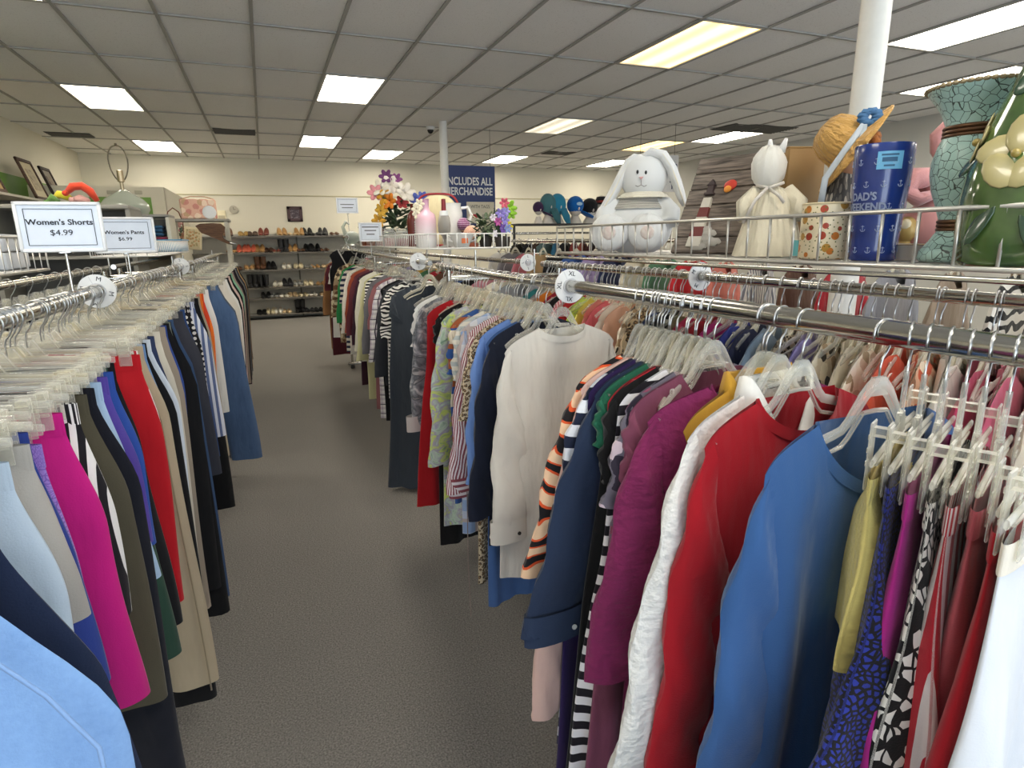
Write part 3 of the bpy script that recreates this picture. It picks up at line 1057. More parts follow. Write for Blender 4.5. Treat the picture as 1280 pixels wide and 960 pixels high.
hang_r('white textured cardigan with rounded hem', 862, 540, fab('knit', '#e2e1dd', bump=.6), yaw=8, L=.86, hem=.22, sl=.64, cw=.12, tilt=.1, W=.215, tail=.06, collar=S('#e6e5e1'), neck='v', nd=.16, **k)
hang_r('bright red crew-neck sweater', 884, 546, S('#a50f1f', bump=.35), yaw=5, L=.92, hem=.27, sl=.62, cw=.12, tilt=.05, W=.21, nd=.06, nw=.095, lip=S('#a50f1f', bump=.1), fold=.013, **k)
hang_r('blue long-sleeved scoop-neck top', 962, 562, S('#2d5890', rough=.7, sheen=.3), 'nearest facing the camera', yaw=0, W=.205, L=.9, hem=.27, sl=.64, cw=.13, tilt=.08, nd=.1, nw=.112, lip=S('#2d5890', rough=.7), fold=.016, hmat=CLEAR, **k)

# clipped skirts and trousers nearest the camera, edge-on
CL = 'items clipped up at the near right corner'


def clip_r(desc, y, mat, yaw, rel='', **kw):
    pants(uniq(desc + (' ' + rel if rel else '')), mat, (RXF, y, RZ), math.radians(yaw), hlab='clear clip hanger gripping the ' + desc, group=CL, hi=True, zoff=.055, **kw)


clip_r('cream-yellow knitted skirt edge', .565, fab('knit', '#dccb7c', bump=.5), 26, skirt=True, W=.15, L=.27, flare=.03, hip=.0)
clip_r('black and royal-blue spotted skirt', .54, fab('spots', '#0e0e18', '#24318a', s=1.2), 26, skirt=True, W=.155, L=.85, flare=.34, hip=.0, fold=.018)
clip_r('plain bright magenta skirt', .512, S('#a8237f'), 25, skirt=True, W=.15, L=.85, flare=.14, hip=.0)
clip_r('black skirt printed with white petals', .486, fab('petal', '#0c0b0d', '#d9d5cd', s=1.4), 25, skirt=True, W=.15, L=.9, flare=.12, hip=.0, fold=.012)
clip_r('red and white striped skirt', .462, fab('vstripe', '#a31c2a', '#c9bfc0', s=.6), 24, skirt=True, W=.14, L=.8, flare=.08, hip=.0, fold=.016)
clip_r('dusty pink skirt with satin sheen', .435, S('#b0545f', rough=.5), 23, skirt=True, W=.12, L=.9, flare=.05, hip=.0)
clip_r('red skirt with ribbed waistband', .4, S('#a31221'), 20, skirt=True, W=.155, L=.9, flare=.11, hip=.0, band=fab('vstripe', '#a31221', '#8c0f1c', s=2.5))
clip_r('white skirt with cream waistband', .375, S('#dcdee3'), 16, 'closest to the camera at the right edge', skirt=True, W=.17, L=.95, flare=.11, hip=.0, band=S('#e6dccb'), fold=.014)

# the middle and far stretch of the same long rail: (name, px, py, cloth, options)
FAR = [
    ('dark navy long-sleeved tee', 612, 448, S('#141a2c'), dict(L=.75, sl=.6)),
    ('blue denim shirt hanging low', 609, 446, fab('denim', '#4a6a9c', '#3c5a8c'), dict(L=1.0, sl=0)),
    ('periwinkle-blue blouse', 600, 440, S('#6f8fca'), dict(L=.62, sl=.5, cw=.12)),
    ('leopard-print long cardigan', 594, 438, fab('leopard', '#c7b394', '#2b221d', '#8a6a48', s=1.7), dict(L=.98, sl=.3, cw=.12)),
    ('pink and white fine-striped shirt', 586, 430, fab('vstripe', '#e6d9d8', '#8f4a52', s=1.9), dict(L=.7, sl=.58, cw=.12, tilt=.07, cuff=fab('hstripe', '#e6d9d8', '#8f4a52', s=2.2))),
    ('pale blue and grey striped shirt', 577, 424, fab('plaid', '#8ea4c8', '#d7d8da', '#b7a9a4', s=.6), dict(L=.85, sl=.25)),
    ('cream striped top', 571, 420, fab('hstripe', '#ddd5c4', '#b4b8b4', s=1.2), dict(L=.7, sl=.2)),
    ('rust and blue banded sweater', 564, 418, fab('hstripe', '#9c5431', '#30528f', '#d8cbb6', s=.5), dict(L=.78, sl=.2)),
    ('lime and lilac watercolour blouse', 553, 424, fab('tiedye', '#7d9c84', '#c6d6c0', '#a79fb4', '#cfdc6c', '#8ba48e', s=1.6), dict(L=.95, sl=.62, cw=.11)),
    ('black long-sleeved dress', 546, 416, S('#0b0a0c'), dict(L=1.08, sl=.12)),
    ('red flared jersey dress', 536, 420, S('#ab141c'), dict(L=.93, sl=0, hem=.31)),
    ('grey tie-dye shirt with pale cuffs', 524, 396, fab('tiedye', '#cdc9c6', '#8d8f93', '#55585c', '#b9b5b2', s=1.5), dict(L=.66, sl=.56, cw=.11, cuff=S('#d0c6bf'))),
    ('white collarless blouse', 519, 394, WHITE, dict(L=.6, sl=.2)),
    ('charcoal crinkled long jumpsuit', 490, 378, fab('solid', '#3b4149', bump=.6), dict(L=1.22, sl=.14, W=.22, hem=.3, fold=.024, yaw=-6)),
    ('black and white zebra-print top', 484, 381, fab('zebra', '#101012', '#e2ded6', s=1.9), dict(L=.72, sl=.3)),
    ('charcoal open cardigan', 480, 379, S('#33353a'), dict(L=.66, sl=.55)),
    ('black trousers-length tunic', 477, 380, S('#121114'), dict(L=.92, sl=0)),
    ('white and black checked shirt', 472, 381, fab('plaid', '#e0dcd8', '#b5a9b4', '#3a3340', s=1.7), dict(L=.95, sl=.5)),
    ('rose-brown plain blouse', 468, 379, S('#8c5a5c'), dict(L=.92, sl=.3)),
    ('mid-grey jersey top', 463, 377, S('#6b6a6e'), dict(L=.6, sl=.5)),
    ('black and white banded tee', 459, 376, fab('hstripe', '#e2e0da', '#151417', s=1.7), dict(L=.62, sl=.22)),
    ('pale olive long shirt', 457, 377, S('#c6c294'), dict(L=.95, sl=.6)),
    ('cream cable-knit jumper', 451, 372, fab('knit', '#dedac9'), dict(L=.7, sl=.58)),
    ('dark plum long cardigan', 447, 356, S('#3b1e2c'), dict(L=.92, sl=.55)),
    ('burgundy satin blouse', 443, 354, S('#5c1f2b', rough=.5), dict(L=.7, sl=.5)),
    ('rust-coloured fine sweater', 439, 352, S('#9c4a30'), dict(L=.62, sl=.5)),
    ('ivory lace blouse', 434, 346, fab('lace', '#f0ece0', '#cfc8b8'), dict(L=.78, sl=.55)),
    ('navy and cream tunic', 430, 345, fab('hstripe', '#252a44', '#cfc8bc', s=.8), dict(L=.8, sl=.3)),
    ('emerald green cardigan', 427, 338, S('#2f8a4e'), dict(L=.62, sl=.5)),
    ('brown and tan patterned shirt', 422, 342, fab('floral', '#9c8468', '#6b4a34', '#d9c7a6', '#41372e'), dict(L=.8, sl=.5)),
    ('tan sleeveless blouse', 418, 338, S('#c6ad84'), dict(L=.62, sl=0)),
    ('white long tee', 414, 346, WHITE, dict(L=.85, sl=.2)),
    ('maroon long dress', 411, 346, S('#4c1622'), dict(L=1.1, sl=.3)),
    ('camel coat', 409, 340, S('#9a6f47'), dict(L=1.05, sl=.6)),
]
for i, (d, px, py, mt, o) in enumerate(FAR):
    rel = ('next to the ' + ' '.join(FAR[i - 1][0].split()[:3])) if i else 'just beyond the white linen shirt'
    kw = dict(fold=.012, hem=.23)
    kw.update(o)
    hi = px > 495
    g = hang_r(d, px, py, mt, rel, yaw=kw.pop('yaw', 16 if px > 480 else 12), dX=.0 if px > 500 else .03, hi=hi, **kw)
    if d.startswith('leopard'):
        MB().tube([(-.27, -.02, -.72), (-.275, -.02, -1.0), (-.27, -.02, -1.22)], .0018, 6).build('tie_cord', S('#8c7a74'), g)

# end of the rail: pieces turned outwards
P = at_x(412, 308, .72)
top('black waistcoat edged in white, turned outwards at the rail end', S('#131216'), (.80, 6.55, 1.535), math.radians(6), W=.19, L=.42, hem=.2, sl=0, neck='v', nd=.22, nw=.1, lip=S('#d6cfca'), name='waistcoat', cat='waistcoat', hlab='clear hanger holding the white-edged black waistcoat')
rack_arm = thing('display_bracket', 'short chrome arm holding up the black waistcoat', 'display bracket', (.80, 6.55, 0))
MB().tube([(0, .0, 1.535), (.0, .25, 1.535), (.05, .25, 1.4)], .012, 10).build('bar', CHROME, rack_arm)
MB().lathe([(.02, -.0), (.022, .02), (.012, .03)], 12, c=(.05, .25, 1.39)).build('clamp', CHROME, rack_arm)
top('grey jacket with blue lower half beyond the black waistcoat', S('#8a8c8e'), (.92, 8.1, rzf(9) + .02), math.radians(30), W=.22, L=.5, hem=.24, sl=.4, lower=(S('#26365e'), .3), name='jacket', cat='jacket', hlab='clear hanger holding the grey and blue jacket')
top('pink blouse behind the black waistcoat', S('#b98b8f'), (.98, 7.5, rzf(9) + .05), math.radians(8), W=.2, L=.55, hem=.22, sl=.3, hlab='clear hanger holding the pink blouse at the rail end')

# spare hangers whose garments are lost in the row: only the clear tops show
CG = 'empty-looking clear hangers in the middle of the long rail'
for i in range(16):
    y = lerp(1.78, 3.0, i / 15) + rnd.uniform(-.012, .012)
    hanger('clear hanger crowded in the middle of the long right rail', (RXF, y, rzf(y)), math.radians(24 + rnd.uniform(-7, 7)), 'shirt', .195, mat=CLEARY if i % 3 else CLEAR, group=CG)
for i in range(4):
    y = lerp(3.4, 6.6, i / 3) + rnd.uniform(-.03, .03)
    hanger('clear hanger in the crowded far stretch of the right rail', (RXF + .03, y, rzf(y)), math.radians(18 + rnd.uniform(-7, 7)), 'shirt', .195, mat=CLEARY, group='clear hangers on the far right rail')
for i in range(9):
    y = lerp(1.0, 1.24, i / 8)
    hanger('clear hanger in the tight bunch right of the XL divider', (RXF, y, RZ), math.radians(30 + rnd.uniform(-4, 4)), 'shirt', .195, mat=CLEARY if i % 2 else CLEAR, group='bunched clear hangers right of the XL divider')

# tops on the rear rail, seen as a row of shoulders below the front rail
REAR = [('grey wool cardigan', '#77767a'), ('ash grey sweater', '#a7a4a6'), ('black flowered blouse', 'F1'), ('teal scarf-neck top', '#1f7f86'), ('white and rust striped tee', 'S1'), ('oatmeal jumper', '#cfc4b2'), ('rose pink sweater', '#c65c78'),
        ('dark pink cardigan', '#a83455'), ('white cotton blouse', '#e4e2dc'), ('orange flowered blouse', 'F2'), ('coral top', '#d9593d'), ('ivory print blouse', 'F3'), ('cream knit', '#ddd3bf'), ('beige spotted blouse', 'F4'), ('lavender sweater', '#9288c2'),
        ('black leopard shirt', 'L1'), ('slate blue blouse', '#8397ac'), ('navy tee', '#20284a'), ('royal blue sweater', '#2c3a94'), ('magenta jumper', '#a31a63'), ('dark red cardigan', '#8e1420'), ('raspberry blouse', '#a3264a'), ('olive knit', '#6a6848'),
        ('black jacket', '#17161a'), ('navy print shirt', 'F5'), ('tan leopard blouse', 'L2'), ('cream and brown top', 'F4'), ('peach blouse', '#dba98e'), ('white embroidered shirt', '#e6e0d2'), ('coral pink blouse', '#d8646b'), ('salmon top', '#d98a7c'),
        ('yellow tee', '#d3cb5a'), ('lime top', '#bcd05c'), ('scarlet jumper', '#b3202c'), ('pink striped shirt', 'S2'), ('black vest', '#111'), ('crimson blouse', '#9a1a2c'), ('burnt orange tee', '#cf7a24'), ('grey marl top', '#8c8d90'), ('teal jumper', '#2d7a7c')]
SPC = {'F1': ('floral', '#121114', '#d97a6c', '#e8ddd0', '#b04a44'), 'F2': ('floral', '#e0b394', '#d25a34', '#f0e2cc', '#8a5a3a'), 'F3': ('floral', '#e6dcc8', '#c9b09a', '#9c8a6c', '#efe8d8'), 'F4': ('floral', '#d8cbb6', '#3a332c', '#a48a6a', '#efe6d2'),
       'F5': ('floral', '#1b2340', '#c9ccd8', '#7a86a6', '#2c3a66'), 'L1': ('leopard', '#b3a58c', '#16130f', '#6b543c'), 'L2': ('leopard', '#cbb089', '#3a2c1e', '#94714a'), 'S1': ('hstripe', '#e2dcd2', '#b0563c'), 'S2': ('vstripe', '#e6d4d4', '#c46a78')}
for i, (d, c) in enumerate(REAR):
    mt = fab(*SPC[c], s=1.) if c in SPC else S(c if len(c) > 4 else '#111114')
    y = .42 + 2.62 * (i / (len(REAR) - 1)) ** 1.12
    rel = 'on the rear rail beside the ' + REAR[i - 1][0] if i else 'first on the rear rail at the right edge'
    top(uniq(d + ' ' + rel), mt, (RXB, y, RZ), math.radians(22 + rnd.uniform(-6, 6)), W=.2, L=.7, hem=.22, sl=.3 if i % 3 else .5, nd=.06, group='tops on the rear right rail', hlab='clear hanger holding the %s on the rear rail' % d, hmat=CLEARY)
for i in range(44):
    y = lerp(.5, 3.05, i / 43) + rnd.uniform(-.014, .014)
    hanger('clear hanger hooked in the packed row along the rear right rail', (RXB, y, RZ), math.radians(18 + rnd.uniform(-9, 9)), 'shirt', .19, mat=CLEAR, group='clear hangers on the rear right rail')
RB2 = [('grey', '#7c7d80'), ('cream', '#d9d2c0'), ('pink', '#c88a94'), ('black', '#141416'), ('blue', '#4a68a0'), ('white', '#e2e0da'), ('brown', '#6a4a38'), ('red', '#a02430'), ('green', '#4a7a58'), ('mustard', '#b8903c'), ('navy', '#1e2644'), ('lilac', '#a69ac4')]
for i, (d, c) in enumerate(RB2 + RB2[:4]):
    y = lerp(3.45, 7.2, i / 15)
    w = ['nearer', 'farther'][i // 12]
    top(('%s top on the far rear rail, the %s of the two %s ones' % (d, w, d)) if d in [q[0] for q in RB2[:4]] else 'single %s top on the far rear rail' % d, S(c), (RXB, y, RZ), math.radians(20), W=.2, L=.7, hem=.22, sl=.3, group='tops on the far rear right rail', hlab='hanger of the %s %s top on the far rear rail' % (w, d), hmat=CLEARY)
# ------------------------------------------------------------------ trousers, shorts and skirts on the left-hand racks
def hang_l(desc, px, py, mat, rel='', yaw=-6, Y=None, zd=0., dX=0., **kw):
    W = kw.get('W', .16)
    a = math.radians(yaw)
    xt = LXF + dX + W * math.cos(a)
    yz = at_z(px, py, 1.235).y
    y = yz if px < 45 else (at_x(px, py, xt).y + yz) / 2
    y = y - W * math.sin(a)
    if Y: y = Y
    return pants(uniq(desc + (' ' + rel if rel else '')), mat, (LXF + dX, y, RZ - zd), a, hlab='clear clip hanger gripping the ' + desc, group='trousers and shorts on the left rail', **kw)


D = lambda a, b, **k: fab('denim', a, b, **k)
LEFTS = [
    ('light-wash blue jeans with a brass rivet', 0, 745, D('#3f659c', '#8db0da'), dict(L=1.0, W=.215, hip=.1, hem=.18, stitch=D('#6a8cba', '#8aa8d2'), rivet=plain('rivet_brass', '#a98a5c', .3, 1.))),
    ('navy blue cotton skirt', 0, 655, S('#16233f'), dict(skirt=True, W=.205, L=.45, hip=.06, flare=.03)),
    ('pale sky-blue cropped trousers', 2, 565, S('#b9cbdd'), dict(L=.34, W=.17, hip=.03, hem=.12)),
    ('light grey drawstring shorts', 36, 560, S('#a9a59f'), dict(L=.26, hem=.11)),
    ('royal blue shorts', 50, 575, S('#2a3f8e'), dict(L=.42, W=.15, hem=.11)),
    ('lavender lace skirt', 64, 578, fab('lace', '#9a7cc8', '#7a5cae'), dict(skirt=True, L=.42, W=.15, flare=.01, hip=.02, zd=.03)),
    ('hot pink capri trousers', 72, 525, S('#c2187c'), dict(L=.52, W=.165, hip=.035, hem=.13)),
    ('black and white pinstriped shorts', 88, 530, fab('vstripe', '#e2e0de', '#17161b', s=.9), dict(L=.4, hem=.11)),
    ('dark olive flared trousers', 104, 520, S('#4c4738'), dict(L=.62, hip=.04, hem=.13)),
    ('midnight navy long trousers', 100, 530, S('#12141f'), dict(L=.85, hip=.05, hem=.13)),
    ('faded light denim shorts', 118, 520, D('#8fabcb', '#a9c1da'), dict(L=.42, hip=.03, hem=.13)),
    ('violet shorts', 112, 487, S('#54429a'), dict(L=.36, hem=.12)),
    ('cobalt shorts', 128, 492, S('#2c4fa0'), dict(L=.38, hem=.12)),
    ('bottle green trousers', 134, 494, S('#2c4a3c'), dict(L=.7, W=.15, hem=.12)),
    ('black straight trousers', 146, 500, S('#131317'), dict(L=.66, W=.15, hem=.12)),
    ('bright red cropped trousers', 172, 475, S('#b8121f'), dict(L=.64, W=.185, hip=.025, hem=.12)),
    ('red and white striped shorts', 166, 466, fab('vstripe', '#e4dada', '#b02430', s=.5), dict(L=.4)),
    ('stone beige long trousers with turned seams', 184, 470, S('#b3a389'), dict(L=1.0, hip=.04, hem=.14, stitch=S('#9c8c72'))),
    ('black cuffed long trousers', 182, 468, S('#0e0d10'), dict(L=1.08, hip=.05, hem=.13)),
    ('white denim trousers', 193, 468, S('#d4dbe6'), dict(L=1.0, hip=.05, hem=.11)),
    ('mid-blue shorts with pockets', 187, 445, D('#5a7cac', '#7090bc'), dict(L=.4)),
    ('slate navy trousers', 193, 430, S('#2c3858'), dict(L=.95, hem=.11)),
    ('cream trousers', 200, 424, S('#d6cebd'), dict(L=.95, hem=.11)),
    ('mushroom beige trousers', 207, 418, S('#9c8f80'), dict(L=.98, hem=.11)),
    ('black trousers with a curved waistband tag', 196, 404, S('#101013'), dict(L=.96, hip=.06, hem=.13)),
    ('black flared long trousers', 216, 412, S('#0c0b0e'), dict(L=1.08, hip=.05, hem=.14)),
    ('cobalt blue trousers', 214, 420, S('#2e4a92'), dict(L=.5, hem=.11)),
    ('grey-green trousers', 222, 418, S('#7d8478'), dict(L=.9, hem=.12)),
    ('dark indigo bootcut jeans', 217, 408, D('#2b4160', '#3a5274'), dict(L=1.05, hip=.05, hem=.14, stitch=D('#243856', '#31486a'))),
    ('dusty pink cropped trousers', 231, 420, S('#c4969a'), dict(L=.62, hem=.1)),
    ('charcoal bermuda shorts', 226, 395, D('#2a2c34', '#3a3c46'), dict(L=.66, hip=.05, hem=.14)),
    ('dark blue denim skirt', 236, 398, D('#1e3a6a', '#2b4878'), dict(skirt=True, L=.6, flare=.03)),
    ('black trousers with white polka dots', 236, 388, fab('dots', '#111014', '#ddd8d2', s=1.), dict(L=.7, hem=.11)),
    ('blue and white striped shorts', 248, 388, fab('vstripe', '#d9dce6', '#5b6a92', s=.8), dict(L=.62, hip=.05, hem=.14)),
    ('black wide trousers', 255, 385, S('#0d0d10'), dict(L=1.05, hem=.13)),
    ('khaki shorts', 258, 384, S('#a89c84'), dict(L=.8, hem=.13)),
    ('orange and red shorts', 256, 374, fab('vstripe', '#d96a1c', '#c23a1a', s=.4), dict(L=.5, hem=.11)),
    ('white cotton shorts', 268, 374, S('#dcdcd8'), dict(L=.7, hem=.12)),
    ('faded charcoal wide-leg jeans', 285, 372, D('#434b58', '#5b6573'), dict(L=1.1, hip=.09, hem=.18, W=.2, lean=.03)),
    ('blue bootcut jeans', 281, 370, D('#3a5072', '#506a90'), dict(L=1.08, hip=.09, hem=.18, W=.2, lean=.05)),
]
LY_ = [0.62, 0.71, 0.87, 0.94, 1.0, 1.04, 1.1, 1.16, 1.22, 1.27, 1.32, 1.37, 1.42, 1.47, 1.53, 1.62, 1.68, 1.75, 1.8, 1.86]
for i, (d, px, py, mt, o) in enumerate(LEFTS):
    if i < 20: o = dict(Y=LY_[i], **o)
    rel = ('behind the ' + ' '.join(LEFTS[i - 1][0].split()[:3])) if i else 'nearest at the bottom left corner'
    hang_l(d, px, py, mt, rel, hi=(py > 440), **o)
LEFT2 = [('cream summer trousers', '#dcd5c8', .85), ('white wide trousers', '#e2dfda', 1.0), ('black slim trousers', '#121215', 1.0), ('blush pink trousers', '#d8bcb4', .95), ('jet black skirt', '#0d0d10', .8), ('mint green top', '#86b89a', .5), ('taupe trousers', '#9c8c80', .95),
         ('plum dark trousers', '#2b1c26', 1.0), ('black dress trousers', '#101014', 1.0), ('grey trousers', '#70706e', 1.0), ('navy chinos', '#1c2236', 1.0), ('tan trousers', '#a88a64', 1.0), ('black leggings', '#0e0e10', .95)]
for i, (d, c, L) in enumerate(LEFT2):
    y = 4.45 + i * .19
    pants(uniq(d + ' on the far left rail ' + ('beyond the jeans' if not i else 'beyond the ' + LEFT2[i - 1][0])), S(c), (LXF + .03, y, RZ + .006 * i * .2), math.radians(-6), W=.19, L=L, hip=.07, hem=.14, hlab='clear clip hanger gripping the ' + d + ' on the far rail', group='trousers on the far left rail')
# clear clip hangers crowding the left rail
for i in range(18):
    y = .55 + 3.4 * (i / 17) ** 1.1 + rnd.uniform(-.012, .012)
    hanger('clear clip hanger crowded along the left rail', (LXF, y, RZ), math.radians(-6 + rnd.uniform(-8, 6)), 'clip', .16, mat=CLEARY if i % 3 else CLEAR, group='clear clip hangers on the left rail')
for i in range(2):
    y = 4.45 + i * .5
    hanger('clear clip hanger on the far left rail', (LXF + .03, y, RZ + .005), math.radians(-6 + rnd.uniform(-8, 6)), 'clip', .16, mat=CLEAR, group='clear clip hangers on the far left rail')
DK = [('black', '#101013'), ('dark navy', '#161b2c'), ('jet black', '#0b0b0d'), ('charcoal', '#26262a')]
for i in range(14):
    y = 1.6 + i * .18
    d, c = DK[i % 4]
    pants('%s dress trousers in the dark row behind the left rail' % d, S(c), (LXB, y, RZ), math.radians(-4), W=.16, L=.95, hlab='hanger in the dark trouser row behind the left rail', group='dark trousers on the rear left rail (%s)' % d, hgrp='hangers of the dark trouser row')
# ------------------------------------------------------------------ things in the near right basket
BZ = 1.451


def spot(px, X, py=300):
    p = at_x(px, py, X)
    return Vector((p.x, p.y, BZ)), mpp((p.x, p.y, BZ))


def face(P):        # rotation about z that turns -y towards the camera
    return math.atan2(P.x, -P.y) + 0 if False else -math.atan2(P.x, P.y)


PLUSH = fab('solid', '#dcdcd9', rough=.95, sheen=.4, bump=.4)
CREAMP = fab('solid', '#e2dac4', rough=.95, sheen=.4, bump=.4)


def remesh(o, v=.006, it=6):
    r = o.modifiers.new('skin', 'REMESH'); r.mode = 'VOXEL'; r.voxel_size = v; r.use_smooth_shade = True
    s = o.modifiers.new('smooth', 'SMOOTH'); s.iterations = it; s.factor = .5
    return o


# plush rabbit
P, s = spot(796, 1.17)
o = thing('plush_rabbit', 'large white plush rabbit with long drooping ears, sitting in the wire basket', 'soft toy', P, face(P))
k = s * .96
b = MB()
b.ball((0, 0, 30 * k), (44 * k, 34 * k, 36 * k), 22, 14)
b.ball((0, .0, 55 * k), (32 * k, 26 * k, 22 * k), 20, 12)
for sx in (-1, 1): b.tube([(sx * 30 * k, -4 * k, 62 * k), (sx * 42 * k, -14 * k, 48 * k), (sx * 40 * k, -24 * k, 34 * k)], [10 * k, 11 * k, 11 * k], 12)
remesh(b.build('body', PLUSH, o, ang=0))
b = MB()
b.ball((6 * k, -2 * k, 91 * k), (29 * k, 25 * k, 29 * k), 24, 16)
b.ball((6 * k, -18 * k, 86 * k), (9 * k, 6 * k, 7 * k), 12, 8)
hd = remesh(b.build('head', PLUSH, o, ang=0))
for px, pz in ((-2, 96), (8, 95)): MB().ball((px * k, -26.4 * k, pz * k), (1.5 * k, 1. * k, 2.4 * k), 10, 6).build('eye', BLACK, hd)
MB().prism([(0, 90 * k), (5.5 * k, 90 * k), (2.8 * k, 86.5 * k)], 3 * k, mtx=Matrix.Translation((0, -27.4 * k, 0))).build('nose', plain('pink_nose', '#c99a96', .7), hd)
MB().tube([(x * k, y * k, z * k) for x, y, z in ((-4, -26.6, 80), (-1, -27.4, 78.6), (2.8, -27.8, 80.5), (2.8, -27.8, 86), (2.8, -27.8, 80.5), (6.5, -27.4, 78.6), (9.5, -26.6, 80))], .45 * k, 5).build('mouth', plain('stitched_mouth', '#8a8480', .8), hd)


def ear(pts, w):
    n = len(pts)
    e = MB()
    e.tube([Vector(p) * k for p in pts], [w * k * (.55 + .45 * math.sin(PI * min(1, .18 + i / (n - 1) * .8))) for i in range(n)], 12, flat=.4, up=(0, 1, 0))
    return e


e = MB()
L1 = [(2, 0, 112), (-6, -1, 114), (-14, -2, 108), (-22, -4, 92), (-32, -8, 72), (-44, -10, 52), (-54, -10, 40)]
R1 = [(2, -4, 112), (14, -6, 120), (28, -8, 116), (39, -8, 100), (46, -8, 84), (52, -8, 68), (57, -8, 56)]
for pts in (L1, R1):
    q = MB()
    q.tube([Vector(p) * k for p in pts], [10 * k, 12 * k, 12 * k, 12 * k, 11.5 * k, 10 * k, 6 * k], 14, flat=.55, up=(0, 1, 0))
    eo = q.build('ear', PLUSH, o, ang=0)
    q = MB()
    q.tube([Vector((p[0], p[1] - 4.2, p[2])) * k for p in pts[1:]], [4 * k, 8 * k, 8 * k, 8 * k, 7 * k, 3 * k], 12, flat=.25, up=(0, 1, 0))
    q.build('ear_lining', CREAMP, eo, ang=0)
# scalloped collar, striped shirt, feet
q = MB()


def cl(u, v):
    t = 2 * PI * u
    r = lerp(17, 30 + 2.5 * abs(math.sin(4 * t)), v)
    return ((6 + r * math.cos(t) * 1.05) * k, (-4 + r * .85 * math.sin(t)) * k, (74 - 8 * v * v) * k), (u, v)


q.grid(cl, 64, 4)
q.build('scalloped_collar', CREAMP, o, ang=0)
q = MB()


def shirt(u, v):
    t = 2 * PI * u
    r = lerp(25, 36, v)
    return (r * math.cos(t) * k, r * .82 * math.sin(t) * k, (70 - 17 * v) * k), (t * r * k * .6, v * 17 * k)


q.grid(shirt, 32, 4)
q.build('striped_shirt', fab('hstripe', '#c9c4b8', '#77726a', s=8.), o, ang=0)
for fx, fz in ((-34, 24), (12, 24)):
    q = MB(); q.ball((fx * k, -34 * k, fz * k), (24 * k, 13 * k, 23 * k), 18, 12)
    fo = q.build('foot', PLUSH, o, ang=0)
    q = MB()
    q.ball((fx * k, -45 * k, fz * k), (9 * k, 3 * k, 9 * k), 14, 8)
    q.build('foot_pad', fab('tiedye', '#d9d4cc', '#cfbdb4', '#d9d4cc', s=2.), fo, ang=0)

# weathered-plank lighthouse plaque
P, s = spot(888, 1.14); k = s
P2 = P + Vector((0, .02, 0))
o = thing('lighthouse_plaque', 'weathered wooden plank plaque with a striped lighthouse, leaning in the basket', 'wall decoration', P2, 0, rot=(-.42, 0, face(P) - .6))
wd, ht = 88 * k * 1.2, 132 * k


def wood(name, c1, c2, sc=(4, 4, 40)):
    if ('w', name) in _mc: return _mc['w', name]
    t = NT(name)
    tc = t.n('ShaderNodeTexCoord')
    mp = t.n('ShaderNodeMapping'); mp.inputs['Scale'].default_value = sc; t.l(tc.outputs['Object'], mp.inputs['Vector'])
    n = t.n('ShaderNodeTexNoise'); n.inputs['Scale'].default_value = 3; n.inputs['Detail'].default_value = 5; n.inputs['Distortion'].default_value = .6
    t.l(mp.outputs[0], n.inputs['Vector'])
    t.l(t.ramp(n.outputs[0], [(.3, c1), (.7, c2)]), t.b.inputs['Base Color'])
    t.b.inputs['Roughness'].default_value = .75
    bp = t.n('ShaderNodeBump'); bp.inputs['Strength'].default_value = .3; bp.inputs['Distance'].default_value = .01; t.l(n.outputs[0], bp.inputs['Height']); t.l(bp.outputs[0], t.b.inputs['Normal'])
    _mc['w', name] = t.m
    return t.m


b = MB()
for i in range(6): b.box((rnd.uniform(-.002, .002), 0, (i + .5) * ht / 6), (wd, .012, ht / 6 - .002), bev=.002)
b.build('planks', wood('weathered_wood', '#372e27', '#82756a'), o)
b = MB()
for i in range(5):
    b2 = MB()
lw0, lw1, lh = wd * .2, wd * .11, ht * .5
for i in range(5):
    z0, z1 = lh * i / 5, lh * (i + 1) / 5
    w0, w1 = lerp(lw0, lw1, i / 5), lerp(lw0, lw1, (i + 1) / 5)
    x = -wd * .17
    MB().prism([(x - w0 / 2, .06 * ht + z0), (x + w0 / 2, .06 * ht + z0), (x + w1 / 2, .06 * ht + z1), (x - w1 / 2, .06 * ht + z1)], .01, mtx=Matrix.Translation((0, -.009, 0))).build('lighthouse_band', plain('lighthouse_red', '#6a2a26', .6) if i % 2 else plain('lighthouse_white', '#c8c2b4', .6), o, False)
b = MB()
b.box((x, -.01, .06 * ht + lh + .012), (wd * .13, .012, .006)); b.box((x, -.01, .06 * ht + lh + .026), (wd * .08, .01, .022))
b.prism([(x - wd * .06, .06 * ht + lh + .037), (x + wd * .06, .06 * ht + lh + .037), (x, .06 * ht + lh + .055)], .012, mtx=Matrix.Translation((0, -.01, 0)))
b.build('lantern_room', plain('lantern_dark', '#3a2c2c', .6), o, False)
b = MB()
b.ball((wd * .08, -.009, ht * .68), (wd * .085, .006, ht * .055), 14, 8)
b.build('red_sun', plain('red_sun', '#c23320', .6), o)
MB().ball((wd * .07, -.013, ht * .635), (wd * .05, .005, ht * .035), 12, 8).build('orange_glow', plain('orange_paint', '#d98a2c', .6), o)
b = MB()
for i in range(5): b.ball((-wd * .02 + rnd.uniform(-.03, .03), -.008, .02 + i * .012), (.03, .006, .012), 10, 6, wob=.2)
b.build('painted_rocks', plain('rock_grey', '#a8a39a', .8), o)
b = MB()
n = 40
b.tube([(wd / 2 + .004 + .002 * math.sin(i * 2.1), -.004 + .002 * math.cos(i * 2.1), ht * i / n) for i in range(n + 1)], .0075, 8)
b.build('rope_edge', fab('zebra', '#16161a', '#b9b6ae', s=6.), o, ang=0)

